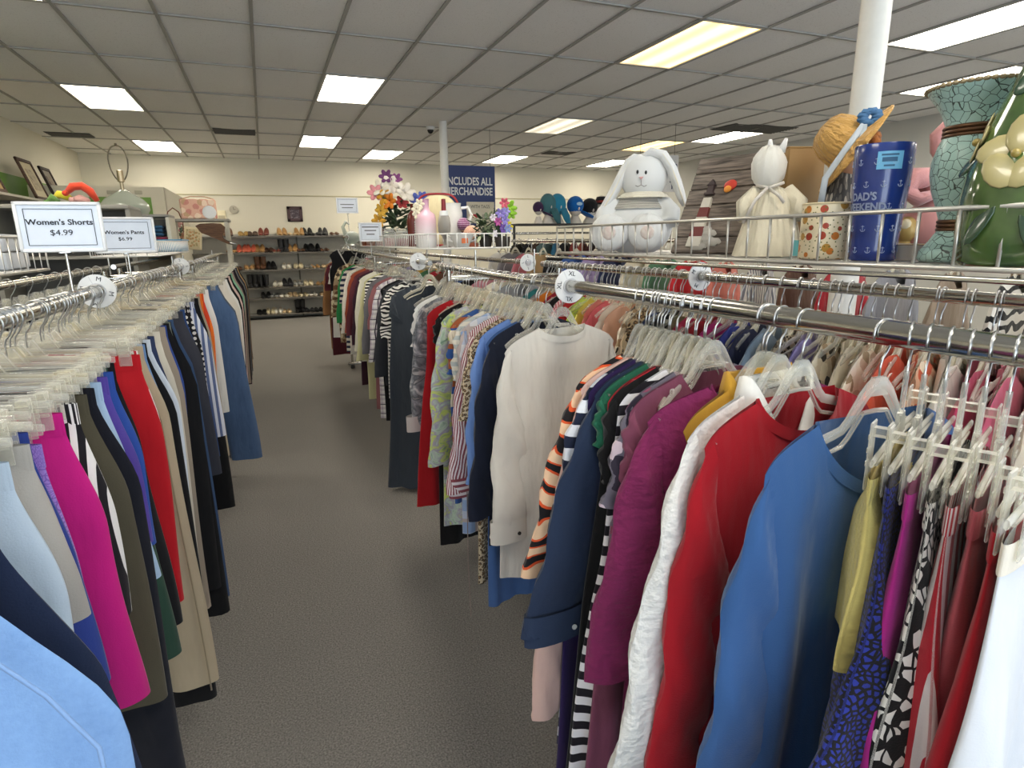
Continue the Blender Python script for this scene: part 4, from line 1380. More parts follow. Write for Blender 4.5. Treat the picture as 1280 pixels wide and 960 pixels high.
# rag doll in bonnet
P, s = spot(960, 1.13); k = s
o = thing('bonnet_doll', 'cream cloth doll in a white bonnet seen from behind', 'doll', P, face(P))
CL_ = fab('solid', '#d9d0b8', rough=.95, bump=.7)
q = MB()


def dress(u, v):
    t = 2 * PI * u
    r = lerp(16, 40, v ** .8) + 2.5 * v * math.sin(9 * t)
    if v < .12: r *= sm(v / .12 * .9 + .1)
    return (r * math.cos(t) * k, r * .8 * math.sin(t) * k, 86 * (1 - v) * k), (t * .1, v * .15)


q.grid(dress, 60, 14, close=True)
q.build('dress', CL_, o, ang=0)
q = MB(); q.ball((-6 * k, 0, 104 * k), (20 * k, 19 * k, 26 * k), 22, 14, wob=.07)
bo = q.build('bonnet', fab('solid', '#dedbd2', bump=.5), o, ang=0)
for ex, tx in ((-6, -7), (6, 11)):
    MB().tube([(ex * k, 0, 122 * k), ((ex + tx) / 2 * k, 0, 130 * k), (tx * k, 0, 137 * k)], [5 * k, 3.5 * k, 1.8 * k], 10, flat=.5).build('ear', PLUSH, bo, ang=0)
q = MB(); q.tube([(-18 * k, -8 * k, 84 * k), (-4 * k, -18 * k, 80 * k), (12 * k, -10 * k, 86 * k)], 2 * k, 8)
q.tube([(-6 * k, -19 * k, 80 * k), (-18 * k, -26 * k, 66 * k), (-30 * k, -26 * k, 40 * k)], 2 * k, 8, flat=.4); q.tube([(-4 * k, -19 * k, 80 * k), (8 * k, -26 * k, 70 * k), (14 * k, -28 * k, 62 * k)], 2 * k, 8, flat=.4)
q.build('ribbon', fab('solid', '#cfc8be', rough=.4), o, ang=0)
q = MB()
for sx in (-1, 1): q.tube([(sx * 16 * k, 0, 78 * k), (sx * 30 * k, -6 * k, 62 * k), (sx * 30 * k, -16 * k, 44 * k)], [9 * k, 11 * k, 8 * k], 12)
q.build('sleeves', CL_, o, ang=0)
MB().box((30 * k, -36 * k, 10 * k), (9 * k, 1 * k, 18 * k)).build('price_tag', plain('teal_tag', '#5fa3a6', .6), o, False)

# brown box
P = at_x(988, 300, 1.25); P.z = BZ; k = mpp(P)
o = thing('cardboard_box', 'plain brown box standing behind the bonnet doll', 'box', P, face(P) + .5)
MB().box((0, 0, 62 * k), (46 * k, 40 * k, 122 * k), bev=.003).build('carton', plain('brown_card', '#8a6a3c', .7), o)
MB().box((0, 0, 123.2 * k), (46 * k, 40 * k, 2 * k), bev=.001).build('lid', plain('brown_card_lid', '#967443', .7), o)

# printed canister
P, s = spot(1031, 1.07); k = s
o = thing('canister', 'cream canister printed with orange autumn shapes, left of the blue tumbler', 'canister', P, face(P))
def canmat():
    t = NT('canister_print')
    tc = t.n('ShaderNodeUVMap')
    def v(sc, o2, rn=1.):
        m2 = t.n('ShaderNodeMapping'); m2.inputs['Location'].default_value = (o2, o2, 0); t.l(tc.outputs[0], m2.inputs['Vector'])
        q = t.n('ShaderNodeTexVoronoi'); q.voronoi_dimensions = '2D'; q.inputs['Scale'].default_value = sc; q.inputs['Randomness'].default_value = rn; t.l(m2.outputs[0], q.inputs['Vector']); return q
    q = v(38, 0, .85); pk = t.n('ShaderNodeSeparateColor'); t.l(q.outputs['Color'], pk.inputs[0])
    c = t.ramp(pk.outputs[0], [(0, '#c9772f'), (.4, '#a8402a'), (.7, '#b98a3c')], True)
    r = t.math('ADD', .16, t.math('MULTIPLY', pk.outputs[1], .22))
    col = t.mix(t.math('LESS_THAN', q.outputs['Distance'], r), '#e6d6b4', c)
    q2 = v(90, .3)
    col = t.mix(t.math('LESS_THAN', q2.outputs['Distance'], .13), col, '#6a6a30')
    t.l(col, t.b.inputs['Base Color']); t.b.inputs['Roughness'].default_value = .3
    return t.m
MB().lathe([(0, 0), (27 * k, 0), (29 * k, 2 * k), (29 * k, 62 * k), (28.5 * k, 66 * k), (27 * k, 66.5 * k), (26.5 * k, 60 * k), (0, 58 * k)], 36).build('canister_wall', canmat(), o)
MB().lathe([(29.2 * k, 64.5 * k), (29.8 * k, 66 * k), (28 * k, 67 * k)], 36).build('rim', plain('canister_rim', '#d9c9a4', .4), o)

# straw-hatted doll
P = at_x(1048, 300, 1.22); P.z = BZ; k = mpp(P) * 1.06
o = thing('straw_hat_doll', 'doll in grey dress and straw hat with blue flower, behind the tumbler', 'doll', P, face(P))
q = MB()


def dr(u, v):
    t = 2 * PI * u
    r = lerp(12, 34, v) + 2 * v * math.sin(8 * t)
    return (-2 * k + r * math.cos(t) * k, r * .8 * math.sin(t) * k, 94 * (1 - v) * k), (t * .1, v * .15)


q.grid(dr, 48, 10, close=True)
q.build('dress', fab('floral', '#4c4c4e', '#8c8a86', '#6a6866', '#a9a49c', s=2.), o, ang=0)
MB().ball((2 * k, 0, 108 * k), (18 * k, 17 * k, 20 * k), 18, 12).build('head', plain('doll_skin', '#d0a184', .7), o)
q = MB()
for i in range(26):
    a = rnd.uniform(-1.2, 1.6)
    q.ball((14 * k + 12 * k * math.cos(a) + rnd.uniform(-3, 3) * k, -6 * k + rnd.uniform(-10, 6) * k, 118 * k + 18 * k * math.sin(a)), 5 * k, 8, 6, wob=.2)
q.build('hair', fab('knit', '#b5713c', bump=.8), o, ang=0)
STRAW = fab('knit', '#c79a55', bump=.9, rough=.7)
mt = Matrix.Scale(1., 4) @ Matrix.Translation((0, 2 * k, 122 * k)) @ Matrix.Rotation(-.95, 4, 'Y') @ Matrix.Rotation(.15, 4, 'X')
q = MB()
q.lathe([(0, 38 * k), (13 * k, 36 * k), (22 * k, 30 * k), (27 * k, 18 * k), (28 * k, 5 * k), (29 * k, 1 * k), (40 * k, -2 * k), (54 * k, -7 * k), (54 * k, -8.5 * k), (40 * k, -4 * k), (27 * k, -1 * k)], 36, mtx=mt)
ho = q.build('straw_hat', STRAW, o, ang=0)
q = MB()
for i in range(9):
    a = i * 2 * PI / 9
    q.ball((17 * k + 7 * k * math.cos(a), -24 * k, 147 * k + 6 * k * math.sin(a)), (6 * k, 3 * k, 3.4 * k), 8, 6, wob=.3)
q.build('blue_flower', plain('blue_petals', '#3f6a94', .7), ho)
for sx, xe in ((-1, -22), (1, 12)):
    MB().tube([(12 * k, -26 * k, 140 * k), ((12 + xe) / 2 * k, -30 * k, 112 * k), (xe * k * .9, -31 * k, 86 * k), (xe * k, -34 * k, 54 * k)], 3.4 * k, 8, flat=.25, up=(1, 0, 0)).build('ribbon', fab('solid', '#b9c3cc', rough=.35), ho, ang=0)

# navy tumbler
P, s = spot(1092, 1.08); k = s * .94
o = thing('tumbler', "tall navy blue tumbler lettered DAD'S WEEKEND with white anchors", 'tumbler', P, face(P))
NAVY = plain('navy_enamel', '#14307c', .25, coat=.4)
H = 142 * k
r0, r1 = 27.5 * k, 34 * k
def rt(z): return lerp(r0, r1, sm(z / H * 1.05))
MB().lathe([(0, 0), (r0 - .002, 0), (r0, .003)] + [(rt(H * i / 10), H * i / 10) for i in range(1, 11)] + [(r1 - .001, H + .002), (r1 - .003, H), (r1 - .004, H * .8), (0, H * .78)], 44).build('cup_wall', NAVY, o)


def on_cup(p, z0, off=.0006, a0=0.):
    z = z0 + p.y
    r = rt(z) + off
    a = p.x / r + a0
    return Vector((r * math.sin(a), -r * math.cos(a), z))


LW = plain('tumbler_lettering', '#b9c4de', .4)
for tx, z in (("DAD'S", .56), ('WEEKEND', .47)):
    text_mesh(tx, .019, LW, 'lettering', o, None, bend=lambda p, z=z: on_cup(p, H * z, a0=-.6), sx=.9, offset=.0007)
def anchor(a0, z0, sc):
    q = MB()

    def pt(x, y): v = on_cup(Vector((x * sc, y * sc, 0)), z0, .0004, a0); return v
    q.tube([pt(0, -1), pt(0, 0), pt(0, .8)], .0005, 4)
    q.tube([pt(-.5, .5), pt(.5, .5)], .0004, 4)
    q.tube([pt(.7 * math.cos(t), -.35 + .7 * math.sin(t)) for t in [PI + PI * i / 8 for i in range(9)]], .0005, 4)
    q.build('anchor_print', LW, o, ang=0)


for r_ in range(5):
    for c_ in range(8):
        a0 = -1.4 + c_ * .6 + (.3 if r_ % 2 else 0)
        if -1.5 < a0 < .1 and r_ == 2: continue
        anchor(a0, H * (.1 + .19 * r_), .006)
q = MB()
def stick(u, v): 
    p = on_cup(Vector(((u - .5) * 29 * k, (v - .5) * 21 * k, 0)), H * .86, .0008, .22)
    return p, (u, v)
q.grid(stick, 8, 2)
so = q.build('price_sticker', plain('sticker_blue', '#6fb4dc', .5), o)
q = MB()
for i, (zz, ww) in enumerate(((.92, .8), (.885, .7), (.87, .7), (.83, .5))):
    def ln(u, v, zz=zz, ww=ww):
        return on_cup(Vector(((u - .5) * 24 * k * ww, (v - .5) * (2.2 if i != 1 else 4) * k, 0)), H * (.86 + (zz - .875)), .0011, .2), (u, v)
    q.grid(ln, 6, 1)
q.build('sticker_print', plain('sticker_ink', '#2a5a80', .5), so)

# pale glass dish and pink plush
P = at_x(1132, 300, 1.26); P.z = BZ; k = mpp(P) * 1.12
o = thing('plush_rabbit', 'pink plush toy with floppy ears behind the crackled vase', 'soft toy', P, face(P))
PINKP = fab('solid', '#c98e8c', rough=.95, sheen=.5, bump=.5)
q = MB(); q.ball((24 * k, 0, 30 * k), (34 * k, 26 * k, 32 * k), 18, 12); q.ball((30 * k, 0, 74 * k), (26 * k, 22 * k, 24 * k), 18, 12)
remesh(q.build('body', PINKP, o, ang=0))
for e in ([(28, -6, 96), (20, -14, 112), (18, -16, 122), (26, -16, 134), (34, -12, 130)], [(20, -12, 84), (2, -20, 82), (-6, -22, 70), (6, -22, 60), (22, -18, 66)]):
    MB().tube([Vector(v) * k for v in e], [9 * k, 12 * k, 13 * k, 11 * k, 6 * k], 12, flat=.7).build('ear', PINKP, o, ang=0)
P = at_x(1120, 318, 1.12); P.z = BZ; k = mpp(P)
o = thing('dish', 'small white dish beside the base of the blue tumbler', 'dish', P + Vector((.03, 0, 0)), 0)
MB().lathe([(0, 0), (14 * k, 0), (24 * k, 12 * k), (32 * k, 18 * k), (31 * k, 19 * k), (22 * k, 13 * k), (0, 4 * k)], 28).build('bowl', plain('white_china', '#dcdad4', .25), o)
MB().lathe([(32 * k, 18 * k), (32.8 * k, 18.6 * k), (31 * k, 19.2 * k)], 28).build('rim', plain('gilt_rim', '#a98d52', .4, .5), o)
P = at_x(1138, 318, 1.24); P.z = BZ; k = mpp(P)
o = thing('figurine', 'small cream and gold trinket peeping between tumbler and vase', 'ornament', P, face(P))
q = MB(); q.ball((-8 * k, 0, 34 * k), (13 * k, 12 * k, 16 * k), 14, 10); q.lathe([(0, 0), (14 * k, 0), (10 * k, 8 * k), (6 * k, 20 * k)], 16, c=(-8 * k, 0, 0))
q.build('body', plain('gold_cream', '#b99b5c', .4, .2), o)
MB().ball((-9 * k, -9 * k, 40 * k), (6 * k, 4 * k, 7 * k), 10, 8).build('face', plain('ornament_face', '#dccfae', .5), o)

# crackled turquoise vase
P, s = spot(1197, 1.12); k = s * .93
o = thing('vase', 'tall turquoise crackle-glazed vase with copper bands and flared beaded rim', 'vase', P, face(P))
def crackle():
    t = NT('crackle_glaze')
    tc = t.n('ShaderNodeTexCoord')
    q = t.n('ShaderNodeTexVoronoi'); q.feature = 'DISTANCE_TO_EDGE'; q.inputs['Scale'].default_value = 72
    nz = t.n('ShaderNodeTexNoise'); nz.inputs['Scale'].default_value = 25; t.l(tc.outputs['Object'], nz.inputs['Vector'])
    vm = t.n('ShaderNodeVectorMath'); vm.operation = 'MULTIPLY_ADD'; t.l(nz.outputs['Color'], vm.inputs[0]); vm.inputs[1].default_value = (.012,) * 3; t.l(tc.outputs['Object'], vm.inputs[2])
    t.l(vm.outputs[0], q.inputs['Vector'])
    c = t.mix(nz.outputs[0], '#98bcb5', '#b3cfc7')
    c = t.mix(t.math('LESS_THAN', q.outputs[0], .028), c, '#3f4a44')
    t.l(c, t.b.inputs['Base Color']); t.b.inputs['Roughness'].default_value = .35
    bp = t.n('ShaderNodeBump'); bp.inputs['Strength'].default_value = .3; bp.inputs['Distance'].default_value = .003; t.l(q.outputs[0], bp.inputs['Height']); t.l(bp.outputs[0], t.b.inputs['Normal'])
    return t.m
prof = [(0, 0), (40, 0), (44, 4), (42, 14), (32, 28), (24, 42), (24, 52), (30, 70), (38, 92), (42, 112), (42, 128), (37, 148), (32, 160), (32, 172), (40, 190), (50, 204), (56, 212), (57, 216), (53, 214), (40, 196), (29, 174), (0, 168)]
MB().lathe([(a * k, z * k) for a, z in prof], 44).build('glazed_body', crackle(), o, ang=0)
COP = plain('copper_band', '#6a4c34', .4, .6)
for zs, rr_ in (((158, 163, 168), 32.5), ((42, 47, 52), 24.5)):
    q = MB()
    for z in zs: q.tube([(rr_ * k * math.cos(t), rr_ * k * math.sin(t), z * k) for t in [2 * PI * i / 36 for i in range(36)]], 2.6 * k, 8, closed=True)
    q.build('copper_band', COP, o, ang=0)
q = MB()
for i in range(46):
    a = 2 * PI * i / 46
    q.ball((56.5 * k * math.cos(a), 56.5 * k * math.sin(a), 215.5 * k), (4.6 * k, 3 * k, 2.8 * k), 8, 6, mtx=None)
q.build('beaded_rim', plain('antique_gold', '#a59474', .45, .4), o)

# green bottle vase with cream blossoms
P, s = spot(1284, 1.07, 310); k = s
P = Vector((P.x, P.y, BZ))
o = thing('vase', 'glossy green bottle vase with raised cream flowers at the right edge', 'vase', P, face(P))
prof = [(0, 0), (70, 0), (74, 6), (77, 40), (77, 80), (74, 110), (67, 140), (57, 170), (44, 205), (32, 240), (24, 275), (20, 310), (20, 335), (24, 345), (21, 345), (16, 330), (0, 320)]


def gglaze():
    t = NT('green_glaze')
    tc = t.n('ShaderNodeTexCoord')
    nz = t.n('ShaderNodeTexNoise'); nz.inputs['Scale'].default_value = 14; nz.inputs['Detail'].default_value = 3; t.l(tc.outputs['Object'], nz.inputs['Vector'])
    t.l(t.ramp(nz.outputs[0], [(.3, '#33492a'), (.6, '#56713a'), (.8, '#6f8748')]), t.b.inputs['Base Color'])
    t.b.inputs['Roughness'].default_value = .12; t.b.inputs['Coat Weight'].default_value = .6
    return t.m


MB().lathe([(a * k, z * k) for a, z in prof], 56).build('glazed_body', gglaze(), o, ang=0)
def rv(z):
    for (a, za), (b2, zb) in zip(prof[1:], prof[2:]):
        if za <= z <= zb and zb > za: return lerp(a, b2, (z - za) / (zb - za))
    return 30
FLM = plain('cream_glaze', '#b9ad78', .25, coat=.4); FLD = plain('ochre_glaze', '#a08c46', .3, coat=.4); LFM = plain('dark_leaf_glaze', '#2f4a34', .25, coat=.4)
def onv(a, z, off=0):
    r = (rv(z) + off) * k
    return Vector((r * math.sin(a), -r * math.cos(a), z * k))
def petal(q, a, z, ang, ln, wd2):
    ca, sa = math.cos(ang), math.sin(ang)
    c_ = onv(a + ca * ln * .55 / rv(z), z + sa * ln * .55, .5)
    nrm = Vector((math.sin(a), -math.cos(a), .25)).normalized()
    tx = Vector((math.cos(a), math.sin(a), 0)); tz = nrm.cross(tx) * -1
    d = (tx * ca + tz * sa).normalized(); e = nrm.cross(d)
    mt = Matrix((d, e, nrm)).transposed().to_4x4(); mt.translation = c_
    q.ball((0, 0, 0), (ln * .6 * k, wd2 * 1.15 * k, 2.2 * k), 12, 8, mtx=mt)
for (a, z, ln) in ((-.35, 128, 40), (.55, 168, 36), (-1.5, 150, 30), (1.2, 90, 36)):
    q = MB()
    for i in range(5): petal(q, a, z, .3 + i * 2 * PI / 5, ln, ln * .36)
    fo = q.build('raised_flower', FLM, o, ang=0)
    q = MB(); q.ball(tuple(onv(a, z, 4)), 5 * k, 10, 8)
    q.build('flower_centre', FLD, fo)
q = MB()
for (a, z, an, ln) in ((-.2, 196, 2.2, 46), (.2, 70, -1.9, 60), (-.8, 78, -1.2, 50), (.9, 130, -.6, 40), (-1.1, 112, 2.6, 40)): petal(q, a, z, an, ln, ln * .2)
q.build('raised_leaves', LFM, o, ang=0)
P = at_x(1279, 322, 1.0); P.z = BZ; k = mpp(P)
o = thing('ornament', 'small ribbed grey and gold ornament cut off at the right frame edge', 'ornament', P + Vector((.035, -.005, 0)), 0)
q = MB(); q.ball((0, 0, 30 * k), (22 * k, 20 * k, 29 * k), 20, 12, wob=.06); q.build('shell', plain('shell_grey', '#8d877c', .5), o)
q = MB()
for i in range(4): q.tube([((21 - i) * k * math.cos(t), 20 * k * math.sin(t), (16 + i * 11) * k) for t in [2 * PI * j / 24 for j in range(24)]], 1.6 * k, 6, closed=True)
q.build('gold_ribs', plain('antique_gold', '#a59474', .45, .4), o)
# ------------------------------------------------------------------ things in the far white basket
FZ = 1.449


def fspot(px, X=None, Y=None, py=300):
    p = at_y(px, py, Y) if Y else at_x(px, py, X)
    p.z = FZ
    return p, mpp(p)


def blossom(q, c, r, ang=0., n=6, mi=0, tilt=0.):
    mt = Matrix.Translation(c) @ Matrix.Rotation(ang, 4, 'Z') @ Matrix.Rotation(PI / 2 + tilt, 4, 'X')
    for i in range(n):
        a = 2 * PI * i / n
        m2 = mt @ Matrix.Rotation(a, 4, 'Z') @ Matrix.Rotation(-.35, 4, 'Y')
        q.ball((r * .55, 0, 0), (r * .5, r * .3, r * .1), 8, 5, mtx=m2, mi=mi)


def pot(o, k, r, h, mat, nm='pot'):
    MB().lathe([(0, 0), (r * .75 * k, 0), (r * k, h * k * .9), (r * 1.08 * k, h * k * .92), (r * 1.08 * k, h * k), (r * .95 * k, h * k), (0, h * k * .92)], 22).build(nm, mat, o)


P, k = fspot(497, Y=5.3); k *= 1.15
o = thing('bouquet', 'bouquet of yellow, orange, white and blue artificial flowers in a pale pot', 'flowers', P, face(P))
pot(o, k, 9, 18, plain('pale_pot', '#cfc6b4', .5))
q = MB()
for i in range(80):
    a, z, r = rnd.uniform(0, 6.3), rnd.uniform(12, 50), rnd.uniform(2, 16)
    m2 = Matrix.Translation((r * k * math.cos(a), r * k * math.sin(a), z * k)) @ Matrix.Rotation(a, 4, 'Z') @ Matrix.Rotation(rnd.uniform(-1, .6), 4, 'Y')
    q.ball((5 * k, 0, 0), (7 * k, 2.6 * k, .8 * k), 8, 5, mtx=m2)
q.build('leaves', plain('dark_leaf', '#33452c', .6), o, ang=0)
q = MB()
FLW = [(-12, 50, 7, '#d9a02c'), (-6, 46, 7, '#d9801f'), (-14, 58, 8, '#e8e0cc'), (-4, 62, 8, '#efe6d8'), (10, 54, 9, '#ece4d6'), (4, 58, 6, '#e6dccb'), (-20, 54, 7, '#d98f94'), (-8, 70, 6, '#6a3468'), (2, 68, 5, '#8c4a80'), (24, 46, 7, '#4a5aa8'), (28, 50, 5, '#5c6cc0'), (-16, 36, 6, '#d4a83c'), (-19, 26, 6, '#cf9c30'), (6, 44, 6, '#a83a3c')]
for x, z, r, c in FLW:
    q = MB()
    for s_ in (0,): blossom(q, (x * k, (-10 + s_ * 8) * k, (z - s_ * 2) * k), r * 1.35 * k, rnd.uniform(-.5, .5), tilt=rnd.uniform(-.5, .2))
    q.build('flower', plain('petal_' + c[1:], c, .7), o, ang=0, label='%s flower' % {'d9a02c': 'yellow', 'd9801f': 'orange', '4a5aa8': 'blue'}.get(c[1:], 'silk'))

P, k = fspot(518, Y=4.6)
o = thing('vase', 'slim dark red bottle behind the pink ombre bottle', 'vase', P, 0)
MB().lathe([(0, 0), (8 * k, 0), (8.5 * k, 30 * k), (7 * k, 38 * k), (3.4 * k, 43 * k), (3.2 * k, 50 * k), (4 * k, 51 * k), (0, 51 * k)], 22).build('glass_body', plain('oxblood', '#5c2018', .25), o)
q = MB()
for i in range(10): q.ball((0, -8 * k, (4 + i * 2.8) * k), (1.4 * k, .8 * k, 1.2 * k), 6, 4)
q.build('white_dots', WHITEP, o)

P, k = fspot(533, Y=3.85)
o = thing('vase', 'tall pink-to-white ombre bottle vase with cream flowers at its neck', 'vase', P, 0)
t = NT('ombre_glaze')
tc = t.n('ShaderNodeTexCoord'); sp = t.n('ShaderNodeSeparateXYZ'); t.l(tc.outputs['Object'], sp.inputs[0])
t.l(t.ramp(t.math('DIVIDE', sp.outputs[2], 60 * k), [(.15, '#e6e2de'), (.55, '#dcb6c0'), (.9, '#cf9fb4')]), t.b.inputs['Base Color']); t.b.inputs['Roughness'].default_value = .35
MB().lathe([(0, 0), (12 * k, 0), (13 * k, 3 * k), (13 * k, 34 * k), (11.5 * k, 40 * k), (6 * k, 44 * k), (5 * k, 48 * k), (5 * k, 57 * k), (5.6 * k, 58 * k), (4 * k, 58 * k), (3.6 * k, 48 * k), (0, 46 * k)], 30).build('ceramic_body', t.m, o)
q = MB()
for x, z in ((-12, 46), (-8, 52), (-11, 40)): blossom(q, (x * k, -3 * k, z * k), 7 * k, 0)
q.build('cream_flowers', plain('cream_petal', '#e6dcc0', .7), o, ang=0)

P, k = fspot(548, Y=4.4); k *= 1.15
o = thing('cushion', 'cream cushion with red piping behind the glass goblet', 'cushion', P, face(P) - .1)
q = MB()
q.ball((0, 8 * k, 28 * k), (24 * k, 6 * k, 28 * k), 24, 14)
co = q.build('cover', fab('solid', '#e2d3aa', bump=.3), o, ang=0)
q = MB(); q.tube([(23 * k * math.copysign(abs(math.cos(a)) ** .55, math.cos(a)), 6 * k, 28 * k + 27 * k * math.copysign(abs(math.sin(a)) ** .55, math.sin(a))) for a in [2 * PI * i / 40 for i in range(40)]], 1.1 * k, 6, closed=True)
q.build('piping', plain('red_piping', '#98242c', .6), co)

P, k = fspot(566, Y=4.1)
o = thing('pitcher', 'white pitcher with a looped handle in the white basket', 'pitcher', P, face(P))
MB().lathe([(0, 0), (11 * k, 0), (13 * k, 6 * k), (13 * k, 40 * k), (11 * k, 48 * k), (11.6 * k, 52 * k), (10.4 * k, 52 * k), (10 * k, 46 * k), (0, 40 * k)], 28).build('jug_wall', plain('white_glaze', '#dedcd6', .25), o)
MB().tube([(11.5 * k, 0, 46 * k), (20 * k, 0, 47 * k), (24 * k, 0, 38 * k), (21 * k, 0, 27 * k), (12.5 * k, 0, 23 * k)], 2 * k, 10, flat=.7).build('handle', plain('white_glaze', '#dedcd6', .25), o)

P, k = fspot(556, Y=3.75)
o = thing('goblet', 'large grey glass goblet with a dark red taper on top', 'goblet', P, 0)
MB().lathe([(0, 0), (8 * k, 0), (8 * k, .8 * k), (2 * k, 3 * k), (1.4 * k, 9 * k), (3 * k, 13 * k), (7.4 * k, 19 * k), (8 * k, 27 * k), (6.8 * k, 36 * k), (5.5 * k, 38.5 * k)], 26).build('bowl', clearmat('smoke_glass', '#b9b4ac', .45), o)
MB().lathe([(5.8 * k, 36 * k), (5 * k, 44 * k), (0, 44.5 * k)], 20).build('white_cup', WHITEP, o)
MB().lathe([(3 * k, 44.5 * k), (2.6 * k, 58 * k), (0, 58.5 * k)], 14).build('candle', plain('red_wax', '#7c1c22', .5), o)

P, k = fspot(577, Y=3.7)
o = thing('bowl', 'white two-handled bowl with an orange price tag', 'bowl', P, 0)
MB().lathe([(0, 0), (9 * k, 0), (9.5 * k, 2 * k), (14 * k, 12 * k), (15 * k, 17 * k), (14 * k, 17 * k), (12.5 * k, 11 * k), (0, 4 * k)], 30).build('bowl_wall', plain('white_glaze', '#dedcd6', .25), o)
MB().lathe([(14.6 * k, 15.6 * k), (15.4 * k, 17.2 * k), (13.8 * k, 17.4 * k)], 30).build('grey_rim', plain('grey_glaze', '#9a9a98', .3), o)
for sx in (-1, 1): MB().tube([(sx * 13.6 * k, 0, 13 * k), (sx * 19 * k, 0, 15 * k), (sx * 19 * k, 0, 9 * k), (sx * 12 * k, 0, 7 * k)], 1.2 * k, 8).build('handle', plain('white_glaze', '#dedcd6', .25), o)
MB().box((0, -13.2 * k, 8 * k), (8 * k, 1 * k, 6 * k), mtx=Matrix.Rotation(0, 4, 'X')).build('price_tag', plain('orange_tag', '#d9713c', .6), o, False)

P, k = fspot(580, Y=4.0)
o = thing('ornament', 'round purple jewelled ornament behind the white bowl', 'ornament', P, 0)
q = MB(); q.ball((0, 0, 27 * k), 8 * k, 18, 12); q.lathe([(0, 0), (6 * k, 0), (3 * k, 10 * k), (3 * k, 20 * k)], 16)
q.build('globe', fab('dots', '#7c3a66', '#c9b4cc', s=1.6, rough=.4), o)
MB().lathe([(3.1 * k, 18 * k), (4.5 * k, 19.5 * k), (3.1 * k, 21 * k)], 16).build('collar', plain('antique_gold', '#a59474', .45, .4), o)
P, k = fspot(590, Y=3.9)
o = thing('ornament', 'coral mosaic dome ornament beside the purple one', 'ornament', P, 0)
q = MB(); q.ball((0, 0, 14 * k), (11 * k, 9 * k, 12 * k), 20, 12); q.build('dome', fab('spots', '#e0c3ac', '#c4694a', s=1.6, rough=.5), o)
MB().lathe([(0, 0), (8 * k, 0), (8 * k, 4 * k), (5 * k, 5 * k)], 18).build('foot', plain('coral_foot', '#a8583c', .5), o)

P, k = fspot(607, Y=3.72)
o = thing('potted_plant', 'dark green leafy plant with cream-edged leaves at the basket end', 'plant', P, 0)
pot(o, k, 9, 14, plain('dark_pot', '#3a332c', .6))
for nm, mt_, n_ in (('leaves', plain('leaf_green', '#2c4224', .5), 40), ('variegated_leaves', plain('leaf_cream', '#a9b08c', .5), 14)):
    q = MB()
    for i in range(n_):
        a, r, z = rnd.uniform(0, 6.3), rnd.uniform(2, 15), rnd.uniform(10, 36)
        m2 = Matrix.Translation((r * k * math.cos(a), r * .8 * k * math.sin(a), z * k)) @ Matrix.Rotation(a, 4, 'Z') @ Matrix.Rotation(rnd.uniform(-1, .8), 4, 'Y')
        q.ball((4 * k, 0, 0), (6 * k, 2.6 * k, .7 * k), 8, 5, mtx=m2)
    q.build(nm, mt_, o, ang=0)
P, k = fspot(625, Y=3.63)
o = thing('bouquet', 'upright bunch of lilac, pink and white artificial flowers', 'flowers', P, 0)
pot(o, k, 7, 13, plain('dark_pot', '#3a332c', .6))
q = MB()
for i in range(16):
    a = rnd.uniform(0, 6.3); q.tube([(2 * k * math.cos(a), 2 * k * math.sin(a), 6 * k), (7 * k * math.cos(a), 6 * k * math.sin(a), rnd.uniform(25, 48) * k)], .7 * k, 5)
q.build('stems', plain('leaf_green', '#2c4224', .5), o)
for x, z, r, c in ((-2, 40, 7, '#8f80c8'), (3, 32, 7, '#9a8ad0'), (-6, 30, 6, '#c05c9c'), (-12, 35, 5, '#e0d6dc'), (0, 22, 7, '#7d5ab0'), (5, 42, 6, '#a89cd8'), (-10, 16, 5, '#e4dfe4'), (7, 22, 6, '#8a9ad0'), (3, 52, 7, '#d05c70')):
    q = MB()
    blossom(q, (x * k, -8 * k, z * k), r * k, rnd.uniform(-.5, .5))
    q.build('flower', plain('petal_' + c[1:], c, .7), o, ang=0)
P, k = fspot(632, Y=3.7)
o = thing('bouquet', 'lime green and yellow flowers at the right end of the white basket', 'flowers', P, 0)
pot(o, k, 6, 12, plain('dark_pot', '#3a332c', .6))
q = MB(); q.tube([(0, 0, 8 * k), (1 * k, 0, 36 * k), (2 * k, 0, 50 * k)], .8 * k, 5); q.tube([(0, 0, 8 * k), (3 * k, 0, 26 * k)], .8 * k, 5)
q.build('stems', plain('leaf_green', '#2c4224', .5), o)
for x, z, r, c in ((3, 46, 11, '#8cbf2c'), (6, 40, 8, '#98c83c'), (2, 24, 7, '#d8c430'), (-2, 30, 6, '#dccc50')):
    q = MB(); blossom(q, (x * k, -3 * k, z * k), r * k); q.build('flower', plain('petal_' + c[1:], c, .7), o, ang=0)

for px, Y, h, r, lb, c in ((487, 5.0, 22, 8, 'clear glass jar with pink fill at the left of the bouquet', '#a86a6c'), (476, 5.4, 24, 7, 'tall clear glass jar beside the printed price sign', '#b98a84'), (505, 5.1, 20, 12, 'wide clear glass jar holding rose-coloured beads', '#98545c')):
    P, k = fspot(px, Y=Y)
    o = thing('glass_jar', lb, 'jar', P, 0)
    MB().lathe([(0, 0), (r * k, 0), (r * k, h * k * .8), (r * .7 * k, h * k * .88), (r * .75 * k, h * k), (r * .68 * k, h * k)], 22).build('jar_wall', GLASS, o)
    MB().lathe([(0, .5 * k), (r * .92 * k, .5 * k), (r * .92 * k, h * .45 * k), (0, h * .47 * k)], 20).build('filling', plain('fill_' + c[1:], c, .6), o)
P, k = fspot(466, Y=6.0)
o = thing('woven_basket', 'small brown woven basket left of the bouquet', 'basket', P, 0)
